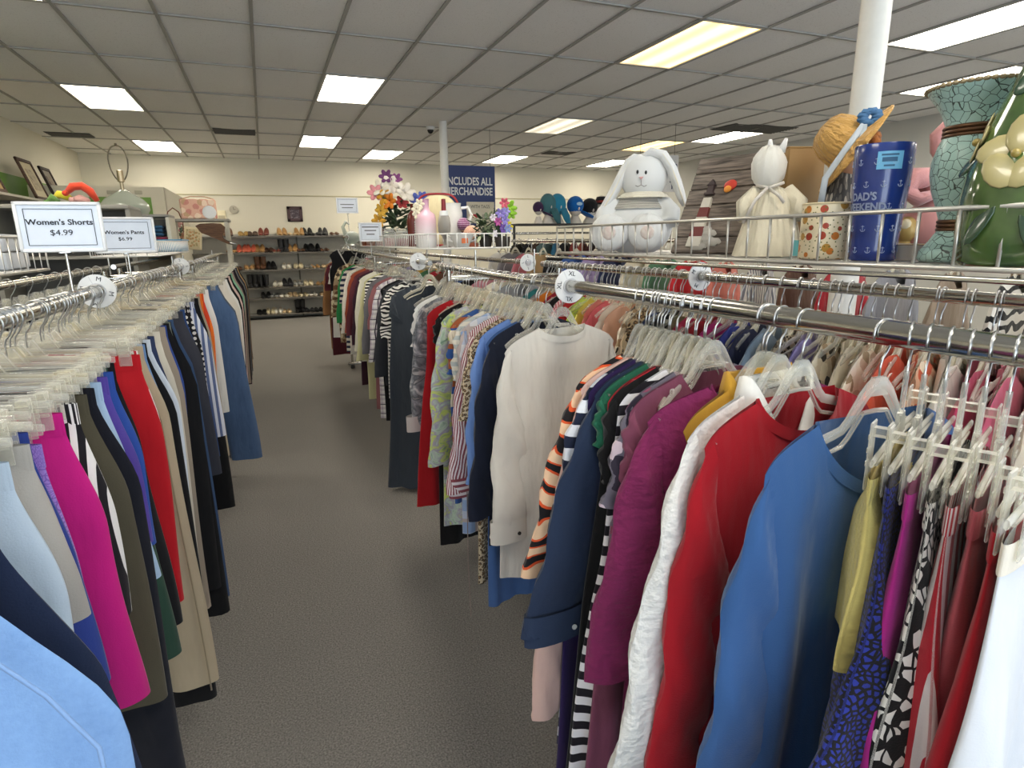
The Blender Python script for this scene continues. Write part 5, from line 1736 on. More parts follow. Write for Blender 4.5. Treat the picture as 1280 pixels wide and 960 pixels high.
MB().lathe([(0, 0), (13 * k, 0), (16 * k, 22 * k), (15 * k, 22 * k), (12 * k, 3 * k), (0, 3 * k)], 24).build('weave', fab('knit', '#8a4a2c', bump=.9), o)
MB().tube([(16 * k * math.cos(a), 16 * k * math.sin(a), 22 * k) for a in [2 * PI * i / 24 for i in range(24)]], 1.2 * k, 6, closed=True).build('rim', plain('dark_wicker', '#4a2a1a', .7), o)
P, k = fspot(440, Y=6.8)
o = thing('ornament', 'pale swan-shaped glass ornament beneath the highest sign', 'ornament', P, 0)
q = MB(); q.ball((0, 0, 9 * k), (10 * k, 6 * k, 8 * k), 16, 10); q.tube([(-7 * k, 0, 12 * k), (-10 * k, 0, 22 * k), (-6 * k, 0, 28 * k), (-2 * k, 0, 25 * k)], [3 * k, 2 * k, 2 * k, 1 * k], 8)
q.build('body', clearmat('pale_green_glass', '#d9dfd8', .3), o)
MB().lathe([(0, 0), (8 * k, 0), (6 * k, 2 * k), (0, 2 * k)], 16).build('base', plain('silver_base', '#9c9c98', .3, .8), o)

# blue hanging sign and the letter sign
P0, P1 = at_y(551, 206, 8.75), at_y(618, 209, 8.75)
zb = at_y(600, 300, 8.75).z
w = P1.x - P0.x; h = P0.z - zb
o = thing('hanging_sign', 'blue hanging sign reading INCLUDES ALL MERCHANDISE, partly behind the far column', 'sign', ((P0.x + P1.x) / 2, 8.75, P0.z - h / 2))
MB().box((0, 0, 0), (w, .02, h)).build('board', plain('sign_blue', '#27386c', .5), o, False)
SW = plain('sign_white', '#e6e6e2', .5)
for tx, z in (('INCLUDES ALL', h / 2 - .22), ('MERCHANDISE', h / 2 - .36)): text_mesh(tx, .15, SW, 'lettering', o, Matrix.Translation((w / 2 - .04, -.012, z)) @ UPR, align='RIGHT', sx=.72, offset=.003)
iw, ih = .43, .62
ix = w / 2 - .02 - iw / 2; iz = h / 2 - .5 - ih / 2
io = MB().box((ix, -.012, iz), (iw, .012, ih), bev=.004).build('price_inset', plain('sign_cream', '#dcd3bc', .5), o, False)
GI = plain('sign_grey_ink', '#4a4640', .6)
text_mesh('WITH TAGS:', .068, GI, 'lettering', io, Matrix.Translation((ix, -.0195, iz + ih / 2 - .07)) @ UPR, sx=.8)
text_mesh('30% OFF', .06, GI, 'lettering', io, Matrix.Translation((ix + .095, -.0195, iz + ih / 2 - .2)) @ UPR, sx=.68)
MB().box((ix - .115, -.02, iz + ih / 2 - .2), (.13, .004, .05)).build('red_tag', plain('tag_red', '#b3262a', .5), io, False)
MB().box((ix - .125, -.02, iz + ih / 2 - .33), (.1, .004, .05)).build('blue_tag', plain('tag_blue', '#27386c', .5), io, False)
q = MB()
for sx in (-1, 1): q.tube([(sx * w * .42, 0, h / 2), (sx * w * .42, 0, CEIL - (P0.z - h / 2))], .003, 6)
q.build('hanging_wires', plain('wire_dark', '#3a3834', .5), o)
P0, P1 = at_y(795, 192, 7.5), at_y(846, 240, 7.5)
w, h = P1.x - P0.x, P0.z - P1.z
o = thing('hanging_sign', "white hanging sign with blue letters, half hidden behind the plush rabbit's ear", 'sign', ((P0.x + P1.x) / 2, 7.5, (P0.z + P1.z) / 2), 0)
MB().box((0, 0, 0), (w, .015, h)).build('board', plain('sign_offwhite', '#cfccc8', .5), o, False)
BL = plain('sign_navy_ink', '#2c3558', .5)
text_mesh("P'S", h * .42, BL, 'lettering', o, Matrix.Translation((w / 2 - .015, -.009, h * .1)) @ UPR, align='RIGHT', sx=.95, offset=.004)
text_mesh("T", h * .3, BL, 'lettering', o, Matrix.Translation((w / 2 - .05, -.009, -h * .33)) @ UPR, align='RIGHT', offset=.002)
q = MB()
for sx in (-1, 1): q.tube([(sx * w * .4, 0, h / 2 - .03), (sx * w * .4, 0, CEIL - (P0.z + P1.z) / 2)], .003, 6)
q.build('hanging_wires', plain('wire_dark', '#3a3834', .5), o)

# hat rack behind, with heads and caps
HX0, HX1, HY = at_y(640, 280, 7.6).x, at_y(800, 290, 7.6).x, 7.6
o = thing('garment_rack', 'dark coat rack topped with hats, in front of the back wall', 'clothing rack', (0, 0, 0), group='clothing racks')
q = MB(); hz = at_y(690, 280, HY).z
q.box(((HX0 + HX1) / 2, HY, hz - .01), (HX1 - HX0, .4, .025), bev=.004); q.build('top_shelf', plain('rack_dark', '#2c2a28', .5), o)
q = MB(); q.tube([(HX0, HY, hz - .12), (HX1, HY, hz - .12)], .014, 10); q.build('rail', CHROME, o)
for x in (HX0 + .03, HX1 - .03): MB().tube([(x, HY, 0), (x, HY, hz - .02)], .018, 10).build('upright', plain('rack_dark', '#2c2a28', .5), o)
for x in (HX0 + .03, HX1 - .03): MB().box((x, HY, .02), (.05, .5, .03), bev=.005).build('foot', plain('rack_dark', '#2c2a28', .5), o)
COATS = [('dark camouflage coat', '#3c3830'), ('black feathered jacket', '#17161a'), ('brown suede jacket', '#4a3828'), ('grey-green coat', '#5f7370'), ('teal jacket', '#2a6a88'), ('black fleece jacket', '#111114'), ('brick red jacket', '#8c3830'), ('rust jacket', '#94402c'), ('dark maroon jacket', '#4c1c22'), ('grey wool coat', '#6c6a68'), ('cream trench coat', '#c9bfa9'), ('black overcoat', '#131316'), ('tan coat', '#a88a6a'), ('navy overcoat', '#1c2034')]
for i, (d, c) in enumerate(COATS):
    x = lerp(HX0 + .1, HX1 - .1, i / (len(COATS) - 1))
    top(d + ' on the coat rack under the hats', S(c), (x, HY, hz - .12), math.radians(42 + rnd.uniform(-8, 8)) if i not in (3,) else math.radians(20), W=.22, L=.85, hem=.25, sl=.6, group='coats under the hats', hlab='clear hanger holding the %s under the hats' % d, name='coat', cat='coat')


def hat(px, py, lab, c, kind, sc=1., head=True, c2=None):
    P = at_y(px, py, HY); k = mpp(P) * sc
    o = thing('hat', lab, 'hat', (P.x, P.y, hz + .003), 0, 'hats on the coat rack')
    z0 = max(.02, P.z - hz)
    mt_ = fab('solid', c)
    if head:
        q = MB(); q.lathe([(0, 0), (9 * k, 0), (7 * k, 4 * k), (4.5 * k, z0 * .45), (5 * k, z0 * .5)], 16); q.ball((0, 0, z0), (8 * k, 9 * k, 10 * k), 14, 10)
        st = thing('mannequin_bust', 'white mannequin head under the ' + ' '.join(lab.split()[:3]), 'mannequin', (P.x, P.y, hz + .003))
        q.build('head_form', plain('head_form', '#d4ccc0', .6), st)
        MB().ball((0, -9 * k, z0 - 1 * k), (1.4 * k, 2 * k, 2.4 * k), 8, 6).build('nose', plain('head_form', '#d4ccc0', .6), st)
    q = MB()
    if kind == 'cap':
        q.ball((0, 0, z0 + 3 * k), (10 * k, 11 * k, 10.5 * k), 18, 12)
        q.build('crown', mt_, o, ang=0)
        q = MB(); q.ball((9 * k, -4 * k, z0 - 3 * k), (13 * k, 8 * k, 1.6 * k), 14, 8, mtx=Matrix.Translation((0, 0, 0)) @ Matrix.Rotation(.45, 4, 'Y')); q.build('brim', fab('solid', c2 or c), o, ang=0)
        if c2 is None:
            MB().ball((0, -11 * k, z0 + 4 * k), (4 * k, .8 * k, 2 * k), 10, 6).build('badge', plain('cap_badge', '#a9cfe0', .5), o)
    elif kind == 'scarf':
        q.ball((0, 0, z0 + 2 * k), (11 * k, 11 * k, 13 * k), 18, 12, wob=.05)
        q.build('wrap', mt_, o, ang=0)
        q = MB(); q.tube([(4 * k, -8 * k, z0 - 4 * k), (8 * k, -10 * k, z0 - 14 * k), (13 * k, -8 * k, z0 - 24 * k)], [5 * k, 5 * k, 2 * k], 10, flat=.4); q.build('tail', fab('solid', c2 or c), o, ang=0)
    else:
        q.lathe([(0, 9 * k), (7 * k, 8 * k), (9 * k, 2 * k), (9 * k, 0), (17 * k, -2 * k), (17 * k, -2.6 * k), (8 * k, -.8 * k)], 22, c=(0, 0, z0))
        q.build('crown_and_brim', mt_, o, ang=0)
        MB().lathe([(9.2 * k, 0), (9.4 * k, 3 * k)], 22, c=(0, 0, z0)).build('hat_band', fab('solid', c2 or '#222'[:4] + '222'), o)


hat(673, 262, 'small purple knitted hat left of the teal scarf', '#3c2448', 'cap', .7, True, '#4a3058')
hat(685, 258, 'teal head scarf on a display head', '#46747a', 'scarf', 1., True, '#3a666c')
hat(697, 258, 'sky blue head scarf next to the teal one', '#2f88a8', 'scarf', 1., True, '#2f7894')
hat(719, 260, 'bright blue cap with a pale badge', '#1566b4', 'cap', 1.05)
hat(737, 262, 'black sun visor with white edge right of the blue cap', '#1a1a1c', 'cap', 1., True, '#dcd8cc')
hat(752, 254, 'wide black hat left of the plush rabbit', '#1c1b1c', 'brim', .9, True, '#8a3a30')
# ------------------------------------------------------------------ shoe wall
SY = 12.86
sx0, sx1 = -1.35, 2.6
LV = [1.60, 1.29, .965, .625, .415, .1]
o = thing('shoe_shelving', 'wall of grey shoe shelves at the end of the aisle', 'shelving', (0, 0, 0))
MB().box(((sx0 + sx1) / 2, BACK - .025, .82), (sx1 - sx0, .02, 1.64)).build('back_panel', plain('slatwall_grey', '#b9b7ae', .6), o, False)
SHM = plain('shelf_board', '#a5a196', .5); SHE = plain('shelf_edge', '#6a665e', .5)
for z in LV:
    b = MB().box(((sx0 + sx1) / 2, SY + .08, z - .012), (sx1 - sx0, .34, .018)).build('shelf', SHM, o, False)
    MB().box(((sx0 + sx1) / 2, SY - .095, z - .012), (sx1 - sx0, .012, .026)).build('shelf_edge', SHE, b, False)
for x in (sx0, -.1 + .72, sx1): MB().box((x, BACK - .04, .82), (.03, .03, 1.62)).build('upright', plain('slat_upright', '#6a675e', .5, .6), o, False)


def shoe_mb(kind):
    q = MB()
    L = .25
    def body(u, v):
        # v from heel (0) to toe (1); u around
        t = 2 * PI * u
        w = (.028 + .014 * math.sin(PI * min(1, v * 1.15)) if v < .8 else lerp(.039, .006, sm((v - .8) / .2)))
        if v < .12: w *= .55 + .45 * sm(v / .12)
        hh = {'pump': lerp(.062, .03, sm(v * 1.5)), 'sneaker': lerp(.085, .04, sm(v * 1.3)), 'boot': lerp(.2, .045, sm(v * 1.9)), 'flat': lerp(.05, .03, sm(v * 2)), 'sandal': .02 + .035 * math.sin(PI * min(1, v * 1.3)) ** 2}[kind]
        if v > .85: hh *= lerp(1, .55, sm((v - .85) / .15))
        lift = {'pump': .06 * (1 - sm(v * 1.6)), 'sandal': .03 * (1 - sm(v * 1.6))}.get(kind, 0)
        z0 = .012 + lift
        return (w * math.cos(t), (.5 - v) * L, z0 + (hh / 2) * (1 + math.sin(t))), (u, v)
    q.grid(body, 12, 12, close=True, mi=0, cap0=True, cap1=True)
    def sole(u, v):
        t = 2 * PI * u
        w = (.032 + .012 * math.sin(PI * min(1, v * 1.1)) if v < .8 else lerp(.039, .01, sm((v - .8) / .2)))
        lift = {'pump': .06 * (1 - sm(v * 1.6)), 'sandal': .03 * (1 - sm(v * 1.6))}.get(kind, 0)
        th = .022 if kind == 'sneaker' else .01
        return (w * math.cos(t), (.5 - v) * L, lift + th / 2 * (1 + math.sin(t))), (u, v)
    q.grid(sole, 8, 12, close=True, mi=1, cap0=True, cap1=True)
    if kind == 'pump': q.box((0, L / 2 - .03, .032), (.018, .02, .064), mi=1)
    if kind == 'sandal': q.box((0, L / 2 - .035, .018), (.045, .05, .036), mi=1)
    if kind == 'boot': q.tube([(0, L / 2 - .06, .07), (0, L / 2 - .06, .2)], [.042, .05], 14, mi=0)
    if kind == 'sneaker':
        for i in range(4): q.tube([(-.022, -.0 + .018 * i, .075 + .006 * i), (.022, -.0 + .018 * i, .075 + .006 * i)], .003, 4, mi=1)
    return q


_sh = {}
ORD = ['first', 'second', 'third', 'fourth', 'fifth', 'sixth', 'seventh', 'eighth', 'ninth', 'tenth', 'eleventh', 'twelfth', 'thirteenth']
SCOL = {'tan': '#a8814f', 'dark brown': '#3a2418', 'brown': '#5f3e28', 'red-brown': '#6c2f22', 'beige': '#c2a882', 'black': '#121214', 'gold': '#9c7a3a', 'coral': '#c8644c', 'white': '#dcd8cc', 'grey': '#8c8c88', 'cream': '#d0c3a0', 'charcoal': '#2c2c2e', 'navy': '#1c2236'}
SHELVES = [('top', [(-.62, 'brown', 'pump'), (-.34, 'gold', 'sandal'), (-.18, 'dark brown', 'sandal'), (.02, 'red-brown', 'pump'), (.36, 'tan', 'pump'), (.54, 'beige', 'flat'), (.68, 'tan', 'pump'), (.83, 'black', 'pump'), (.97, 'black', 'flat'), (1.12, 'charcoal', 'pump'), (1.34, 'brown', 'flat')]),
           ('second', [(-.58, 'tan', 'flat'), (-.4, 'coral', 'pump'), (-.24, 'coral', 'pump'), (-.08, 'tan', 'pump'), (.08, 'dark brown', 'sandal'), (.22, 'red-brown', 'flat'), (.36, 'charcoal', 'boot'), (.52, 'tan', 'pump'), (.67, 'brown', 'flat'), (.82, 'black', 'pump'), (.95, 'black', 'pump'), (1.12, 'brown', 'flat')]),
           ('third', [(-.52, 'brown', 'flat'), (-.3, 'tan', 'sneaker'), (-.1, 'brown', 'boot'), (.1, 'black', 'pump'), (.38, 'white', 'sneaker'), (.6, 'cream', 'sneaker'), (.8, 'grey', 'flat'), (.92, 'tan', 'flat'), (1.12, 'beige', 'flat')]),
           ('fourth', [(-.26, 'charcoal', 'boot'), (-.08, 'black', 'boot'), (.18, 'white', 'sneaker'), (.37, 'charcoal', 'pump'), (.56, 'grey', 'sneaker'), (.76, 'cream', 'sneaker'), (1.0, 'tan', 'flat')]),
           ('fifth', [(-.06, 'black', 'sneaker'), (.1, 'grey', 'flat'), (.28, 'white', 'flat'), (.44, 'beige', 'sandal'), (.64, 'cream', 'flat'), (.82, 'white', 'flat'), (1.05, 'beige', 'flat')]),
           ('bottom', [(-.16, 'black', 'sandal'), (-.0, 'cream', 'sneaker'), (.14, 'white', 'sneaker'), (.3, 'beige', 'flat'), (.56, 'black', 'boot'), (.74, 'charcoal', 'flat'), (.92, 'black', 'flat')])]
for z, (nm, row) in zip(LV, SHELVES):
    for i, (x, c, kd) in enumerate(row):
        for sd, dx in (('left', -.048), ('right', .048)):
            key = (c, kd)
            if key not in _sh: _sh[key] = shoe_mb(kd).mesh('shoe', [plain('leather_' + c.replace(' ', '_'), SCOL[c], .45), plain('sole_' + ('dark' if c in ('black', 'charcoal', 'dark brown', 'brown') else 'pale'), '#2a2622' if c in ('black', 'charcoal', 'dark brown', 'brown') else '#b9ad98', .7)])
            s_ = bpy.data.objects.new('shoe', _sh[key])
            COL.objects.link(s_)
            s_.location = (x + dx, SY + .03 + rnd.uniform(-.01, .01), z - .002)
            s_.scale = (1.15, 1.15, 1.25)
            s_.rotation_euler = (0, 0, rnd.uniform(-.12, .12) + (PI if kd in ('boot',) and i % 2 else 0))
            tag(s_, '%s shoe of the %s %s pair, %s pair along the %s shoe shelf' % (sd, c, {'flat': 'flat shoe'}.get(kd, kd), ORD[i], nm), 'shoe', 'shoes on the %s shelf' % nm)

# back wall decorations
P0, P1 = at_y(358, 258, BACK - .02), at_y(379, 277, BACK - .02)
w, h = P1.x - P0.x, P0.z - P1.z
o = thing('picture', 'small square framed picture with dark red border on the back wall', 'picture', ((P0.x + P1.x) / 2, BACK - .015, (P0.z + P1.z) / 2))
q = MB()
for sx in (-1, 1): q.box((sx * (w / 2 - .03), 0, 0), (.06, .03, h), bev=.006)
for sz in (-1, 1): q.box((0, 0, sz * (h / 2 - .03)), (w, .03, .06), bev=.006)
q.build('frame', plain('maroon_frame', '#3f2228', .5), o)
MB().box((0, 0, 0), (w - .1, .014, h - .1)).build('print', fab('tiedye', '#8a8288', '#3a3038', '#a39aa0', s=1.2), o, False)
P = at_y(292, 262, BACK - .02); k = mpp(P)
o = thing('wall_clock', 'small pale round clock on the back wall above the shoes', 'clock', (P.x, BACK - .012, P.z))
q = MB(); q.lathe([(0, .02), (4 * k, .02), (5 * k, .014), (5 * k, 0)], 24, mtx=Matrix.Rotation(PI / 2, 4, 'X')); q.build('case', plain('clock_case', '#b5ae9c', .5), o)
q = MB(); q.box((.0, -.022, .02), (.006, .003, .05)); q.box((.016, -.022, 0), (.04, .003, .006)); q.build('hands', BLACK, o, False)
P0, P1 = at_y(271, 263, BACK - .02), at_y(286, 300, BACK - .02)
o = thing('notice_board', 'pale narrow notice panel on the back wall beside the pink bag', 'notice', ((P0.x + P1.x) / 2, BACK - .02, (P0.z + P1.z) / 2))
MB().box((0, 0, 0), (P1.x - P0.x, .02, P0.z - P1.z), bev=.004).build('panel', plain('notice_cream', '#e0d6b4', .6), o)
MB().box((0, -.012, .15), (.12, .006, .06)).build('printed_line', plain('notice_grey', '#b5ab90', .6), o, False)

# ------------------------------------------------------------------ left wall: shelf with pictures
LXW = LEFT
zs = at_x(20, 240, LEFT + .3).z
o = thing('wall_shelf', 'long wire shelf along the left wall under the framed pictures', 'shelf', (0, 0, 0))
q = MB(); q.box((LEFT + .2, 8.2, 2.02), (.4, 6.4, .025)); q.build('shelf_board', plain('shelf_greywhite', '#a8a49a', .5), o, False)
q = MB()
for i in range(7): q.prism([(0, 0), (.34, 0), (0, -.22)], .02, mtx=Matrix.Translation((LEFT + .01, 5.3 + i * .95, 2.005)))
q.build('brackets', plain('bracket_grey', '#8a867c', .5), o, False)
struct('trim_7', MB().box((LEFT + .006, 8.0, 2.2), (.012, 6.2, .3)), plain('green_panel', '#6f9a45', .6))


def framed(y, w, h, tilt, lab, mats, z=2.035):
    o = thing('framed_picture', lab, 'picture', (LEFT + .33, y, z), 0, 'framed pictures on the left wall shelf', rot=(0, 0, PI / 2))
    mt_ = Matrix.Rotation(-tilt, 4, 'X')
    q = MB(mt_)
    t_ = .045
    for sx in (-1, 1): q.box((sx * (w / 2 - t_ / 2), 0, h / 2), (t_, .03, h), bev=.006)
    for sz in (0, 1): q.box((0, 0, t_ / 2 + sz * (h - t_)), (w, .03, t_), bev=.006)
    q.build('frame', mats[0], o)
    MB(mt_).box((0, .004, h / 2), (w - t_ * 1.6, .012, h - t_ * 1.6)).build('mat_board', mats[1], o, False)
    MB(mt_).box((0, -.004, h / 2), (w * .42, .006, h * .5)).build('print', mats[2], o, False)


WALN = wood('walnut_frame', '#2f211a', '#5a4232'); DKF = wood('dark_frame', '#241a16', '#3f2f28')
framed(at_x(-14, 215, LEFT + .33).y, .8, .7, .3, 'large tan picture cut off at the left edge, leaning on the shelf', (WALN, plain('tan_mat', '#a88e62', .7), fab('tiedye', '#8a7448', '#b9a070', '#6a5838')))
framed(at_x(52, 232, LEFT + .33).y, .52, .52, .3, 'brown framed picture with pale mat leaning on the left shelf', (WALN, plain('pale_mat', '#c0b494', .7), fab('tiedye', '#8c8272', '#b5a88c', '#6a6254')))
framed(at_x(74, 232, LEFT + .33).y, .42, .5, .3, 'narrow dark framed picture behind the pale-matted one', (DKF, plain('grey_mat', '#8a7f70', .7), fab('tiedye', '#6a5e50', '#8c7c68', '#55493c')))

# clothes and bags on the left wall below the shelf
o = thing('wall_rail', 'chrome rail on the left wall under the shelf', 'rail', (0, 0, 0))
q = MB(); q.tube([(LEFT + .3, 3.6, 1.82), (LEFT + .3, 9.4, 1.82)], .014, 10); q.build('bar', CHROME, o)
q = MB()
for y in (3.7, 5.6, 7.5, 9.3): q.tube([(LEFT, y, 1.84), (LEFT + .3, y, 1.82)], .01, 8)
q.build('arms', CHROME, o)
for i, (d, c) in enumerate((('black coat', '#131316'), ('dark olive coat', '#3c3a30'), ('navy coat', '#1b2238'), ('red wool coat', '#7c1f28'), ('grey fleece', '#8a8884'), ('tan jacket', '#a08258'), ('brown coat', '#4c3a2c'), ('plum coat', '#4a2438'), ('black parka', '#121214'), ('blue parka', '#2c4470'), ('green anorak', '#3c5a3a'), ('white fleece', '#cfcac0'))):
    top('%s hanging on the left wall rail' % d, S(c), (LEFT + .3, 4.4 + i * .42, 1.82), math.radians(-10), W=.2, L=.8, hem=.24, sl=.55, cat='coat', name='coat', group='coats on the left wall', hlab='hanger holding the %s on the left wall' % d)

# soft toys heaped near the left shelf
def plush(px, py, Y, pts, r, c, lab, nm='plush_toy'):
    P = at_y(px, py, Y); k = mpp(P)
    o = thing(nm, lab, 'soft toy', P, 0, 'soft toys on the left unit')
    q = MB(); q.tube([Vector((x * k, y * k, z * k)) for x, y, z in pts], [r * k * (.6 if i in (0, len(pts) - 1) else 1) for i in range(len(pts))], 12)
    q.build('body', fab('solid', c, rough=.95, sheen=.4), o, ang=0)
    e = pts[0]
    MB().ball((e[0] * k, (e[1] - r * .6) * k, e[2] * k), r * .7 * k, 10, 8).build('tip', fab('solid', c, rough=.95, bump=.6), o)


TY = 5.4
ub = at_y(100, 252, TY)
o = thing('display_unit', 'grey display unit behind the left price signs', 'display unit', (at_y(75, 262, TY).x, TY + .2, 0))
hu = at_y(100, 256, TY).z
k = mpp(ub)
q = MB(); q.box((0, 0, hu - .015), (150 * k, .5, .03), bev=.004); q.build('top_board', plain('unit_grey', '#8c897f', .6), o)
for sx in (-1, 1): MB().box((sx * 73 * k, 0, (hu - .03) / 2), (.03, .48, hu - .03)).build('side_panel', plain('unit_grey', '#8c897f', .6), o, False)
MB().box((0, .2, (hu - .03) / 2), (143 * k, .02, hu - .03)).build('back_panel', plain('unit_dark', '#5c5a54', .7), o, False)
for z in (.5, 1.0, 1.4): MB().box((0, 0, z), (143 * k, .44, .02)).build('shelf', plain('unit_grey', '#8c897f', .6), o, False)
plush(104, 243, TY, [(-18, 0, 1), (-10, 0, 9), (0, 0, 10), (8, 0, 4), (14, 0, -8)], 5, '#d9482c', 'bright orange-red arched soft toy on the left unit')
plush(80, 245, TY + .05, [(-10, 0, -3), (-5, 0, 2), (2, 0, 0), (8, 0, -4)], 5, '#d6c836', 'yellow soft toy beside the orange-red one')
plush(100, 250, TY + .02, [(-8, 0, 0), (0, 0, 2), (10, 0, -2)], 5, '#d9a69c', 'pale pink soft toy under the orange-red one')
plush(66, 250, TY, [(-6, 0, -4), (0, 0, 2), (6, 0, -3)], 6, '#5c8040', 'green soft toy left of the yellow one')

# glass lamp without shade
LY = 6.4
P = at_y(158, 268, LY); k = mpp(P)
o = thing('table_lamp', 'pale glass table lamp without a shade, its wire harp bare', 'lamp', P, 0)
MB().lathe([(0, 0), (24 * k, 0), (27 * k, 6 * k), (26 * k, 12 * k), (20 * k, 19 * k), (8 * k, 26 * k), (4 * k, 29 * k), (0, 29 * k)], 30).build('glass_body', clearmat('milky_glass', '#b9bfae', .65), o)
MB().lathe([(2 * k, 28 * k), (2 * k, 38 * k), (4 * k, 39 * k), (3.6 * k, 52 * k), (0, 53 * k)], 16).build('socket', plain('lamp_brass', '#b9a98c', .3, .9), o)
MB().tube([Vector((x * k, 0, z * k)) for x, z in [(10 * math.sin(t) * (1 - .18 * math.cos(t)), 60 - 21 * math.cos(t)) for t in [.25 + (2 * PI - .5) * i / 26 for i in range(27)]]], .8 * k, 6).build('harp', plain('harp_dark', '#5a5344', .35, .9), o)
MB().ball((0, 0, 82 * k), 1.6 * k, 8, 6).build('finial', plain('harp_dark', '#5a5344', .35, .9), o)
o = thing('display_cabinet', 'open display cabinet of folded things under the glass lamp', 'cabinet', (P.x - 2 * k, LY + .1, 0))
hz2 = P.z - .002
q = MB(); q.box((0, 0, hz2 - .012), (100 * k, .42, .024), bev=.003); q.build('top_board', plain('cab_top', '#8e8a80', .5), o)
for sx in (-1, 1): MB().box((sx * 48 * k, 0, (hz2 - .024) / 2), (.03, .4, hz2 - .024)).build('side_panel', plain('cab_cream', '#cfc8b4', .6), o, False)
MB().box((0, .19, (hz2 - .024) / 2), (93 * k, .02, hz2 - .03)).build('back_panel', plain('cab_cream', '#cfc8b4', .6), o, False)
for z in (hz2 - .3, hz2 - .62, .4): MB().box((0, 0, z), (93 * k, .36, .02)).build('shelf', plain('cab_cream', '#cfc8b4', .6), o, False)
for i, (x, c, lab) in enumerate(((34, '#2f5878', 'folded blue linen on the cabinet shelf under the lamp'), (38, '#7c2c44', 'folded wine-red linen on the cabinet shelf'), (10, '#c9c2b4', 'folded cream linen on the cabinet shelf'))):
    z0 = hz2 - .29 + (.1 if i == 0 else 0)
    q = MB()
    for j in range(3): q.box((0, 0, .016 + j * .032), (24 * k, .2, .03), bev=.012)
    b = q.build('folded_linen', fab('solid', c)); b.location = (P.x - 2 * k + (x - 5) * k, LY + .02, z0)
    tag(b, lab, 'linen', 'folded linen')

# on and by the far left basket
P = at_x(207, 303, -.8); P.z = 1.414; k = mpp(P)
o = thing('plastic_tub', 'blue plastic tub in the far left wire basket', 'tub', P, 0)
MB().box((0, 0, .05), (.3, .5, .1), bev=.02).build('tub_wall', plain('tub_blue', '#4a94bc', .4), o)
MB().box((0, 0, .105), (.32, .52, .016), bev=.006).build('lid_rim', plain('tub_blue_dark', '#3a80a8', .4), o)
P = at_x(240, 306, -.74); P.z = 1.414; k = mpp(P)
o = thing('art_card', 'cream patterned card leaning at the end of the far left basket', 'card', P, 0, rot=(-.25, .12, 0))
MB().box((0, 0, 15 * k), (20 * k, .012, 28 * k), bev=.002).build('board', plain('card_cream', '#cdbf9c', .6), o)
MB().box((0, -.007, 15 * k), (15 * k, .003, 22 * k)).build('printed_pattern', fab('floral', '#cdbf9c', '#b5885c', '#a89a72', '#c9a27c', s=1.5), o, False)
P = at_x(222, 305, -.9); P.z = 1.414; k = mpp(P)
o = thing('flower_wreath', 'hooped basket of pink flowers and dark leaves', 'flowers', P, 0)
MB().tube([Vector((x * k, 0, z * k)) for x, z in ((-8, 18), (-9, 34), (-6, 46), (0, 51), (6, 46), (9, 34), (8, 18))], .7 * k, 6).build('hoop_handle', plain('wicker_hoop', '#7c4c34', .6), o)
q = MB()
for i in range(40):
    a, r, z = rnd.uniform(0, 6.3), rnd.uniform(1, 11), rnd.uniform(2, 24)
    m2 = Matrix.Translation((r * k * math.cos(a), r * k * math.sin(a), z * k)) @ Matrix.Rotation(a, 4, 'Z') @ Matrix.Rotation(rnd.uniform(-1, .6), 4, 'Y')
    q.ball((3 * k, 0, 0), (5 * k, 2 * k, .8 * k), 8, 5, mtx=m2)
q.build('leaves', plain('dark_leaf', '#33452c', .6), o, ang=0)
for x, z, c in ((-3, 28, '#c88a8c'), (4, 32, '#d9a8a0'), (0, 24, '#b96a78'), (10, 16, '#c99a7c'), (14, 20, '#c48a80')):
    q = MB(); blossom(q, (x * k, -8 * k, z * k), 6 * k); q.build('flower', plain('petal_' + c[1:], c, .7), o, ang=0)
P = at_y(250, 274, 7.0); k = mpp(P)
o = thing('gift_bag', 'pink flowered bag with a white figure on its front', 'bag', P, 0)
q = MB(); q.box((0, 0, 12 * k), (40 * k, .12, 24 * k), bev=.012); q.build('bag_wall', fab('floral', '#d9ab94', '#c98a7c', '#e6cdb4', '#c4a07c', s=.6), o)
q = MB(); q.ball((12 * k, -.062, 8 * k), (8 * k, .012, 8 * k), 12, 8); q.build('white_figure', WHITEP, o)
q = MB(); q.tube([(-18 * k, 0, 24 * k), (-8 * k, 0, 27 * k), (8 * k, 0, 27 * k), (18 * k, 0, 24 * k)], .6 * k, 6); q.build('handle', plain('bag_string', '#b58a6c', .6), o)
o = thing('side_table', 'cream stand carrying the pink flowered bag and the bellows', 'stand', (P.x, 7.0, 0))
q = MB(); q.box((0, 0, P.z - .014), (.55, .34, .024), bev=.003); q.build('table_top', plain('cab_top', '#8e8a80', .5), o)
for sx in (-1, 1):
    for sy in (-1, 1): MB().box((sx * .24, sy * .14, (P.z - .026) / 2), (.035, .035, P.z - .026)).build('leg', plain('cab_cream', '#cfc8b4', .6), o, False)
P = at_y(262, 281, 6.7); k = mpp(P) * .72
o = thing('fire_bellows', 'brown leather fire bellows with silver nozzle pointing at the shoes', 'bellows', P, 0)
pl = [(-22, -2), (-14, 2), (4, 3), (18, 2), (24, -4), (22, -12), (18, -18), (19, -22), (24, -27), (30, -30), (26, -33), (14, -27), (4, -22), (-4, -18), (-14, -14)]
q = MB()
for yy in (-1, 1): q.prism([(x * k, z * k) for x, z in pl], .012, mtx=Matrix.Translation((0, yy * .035, 0)))
q.build('boards', wood('bellows_wood', '#4a3222', '#6c4c34'), o, False)
q = MB(); q.prism([(x * k * .94, z * k * .94) for x, z in pl], .06); q.build('leather', plain('bellows_leather', '#3f2c20', .7), o, False)
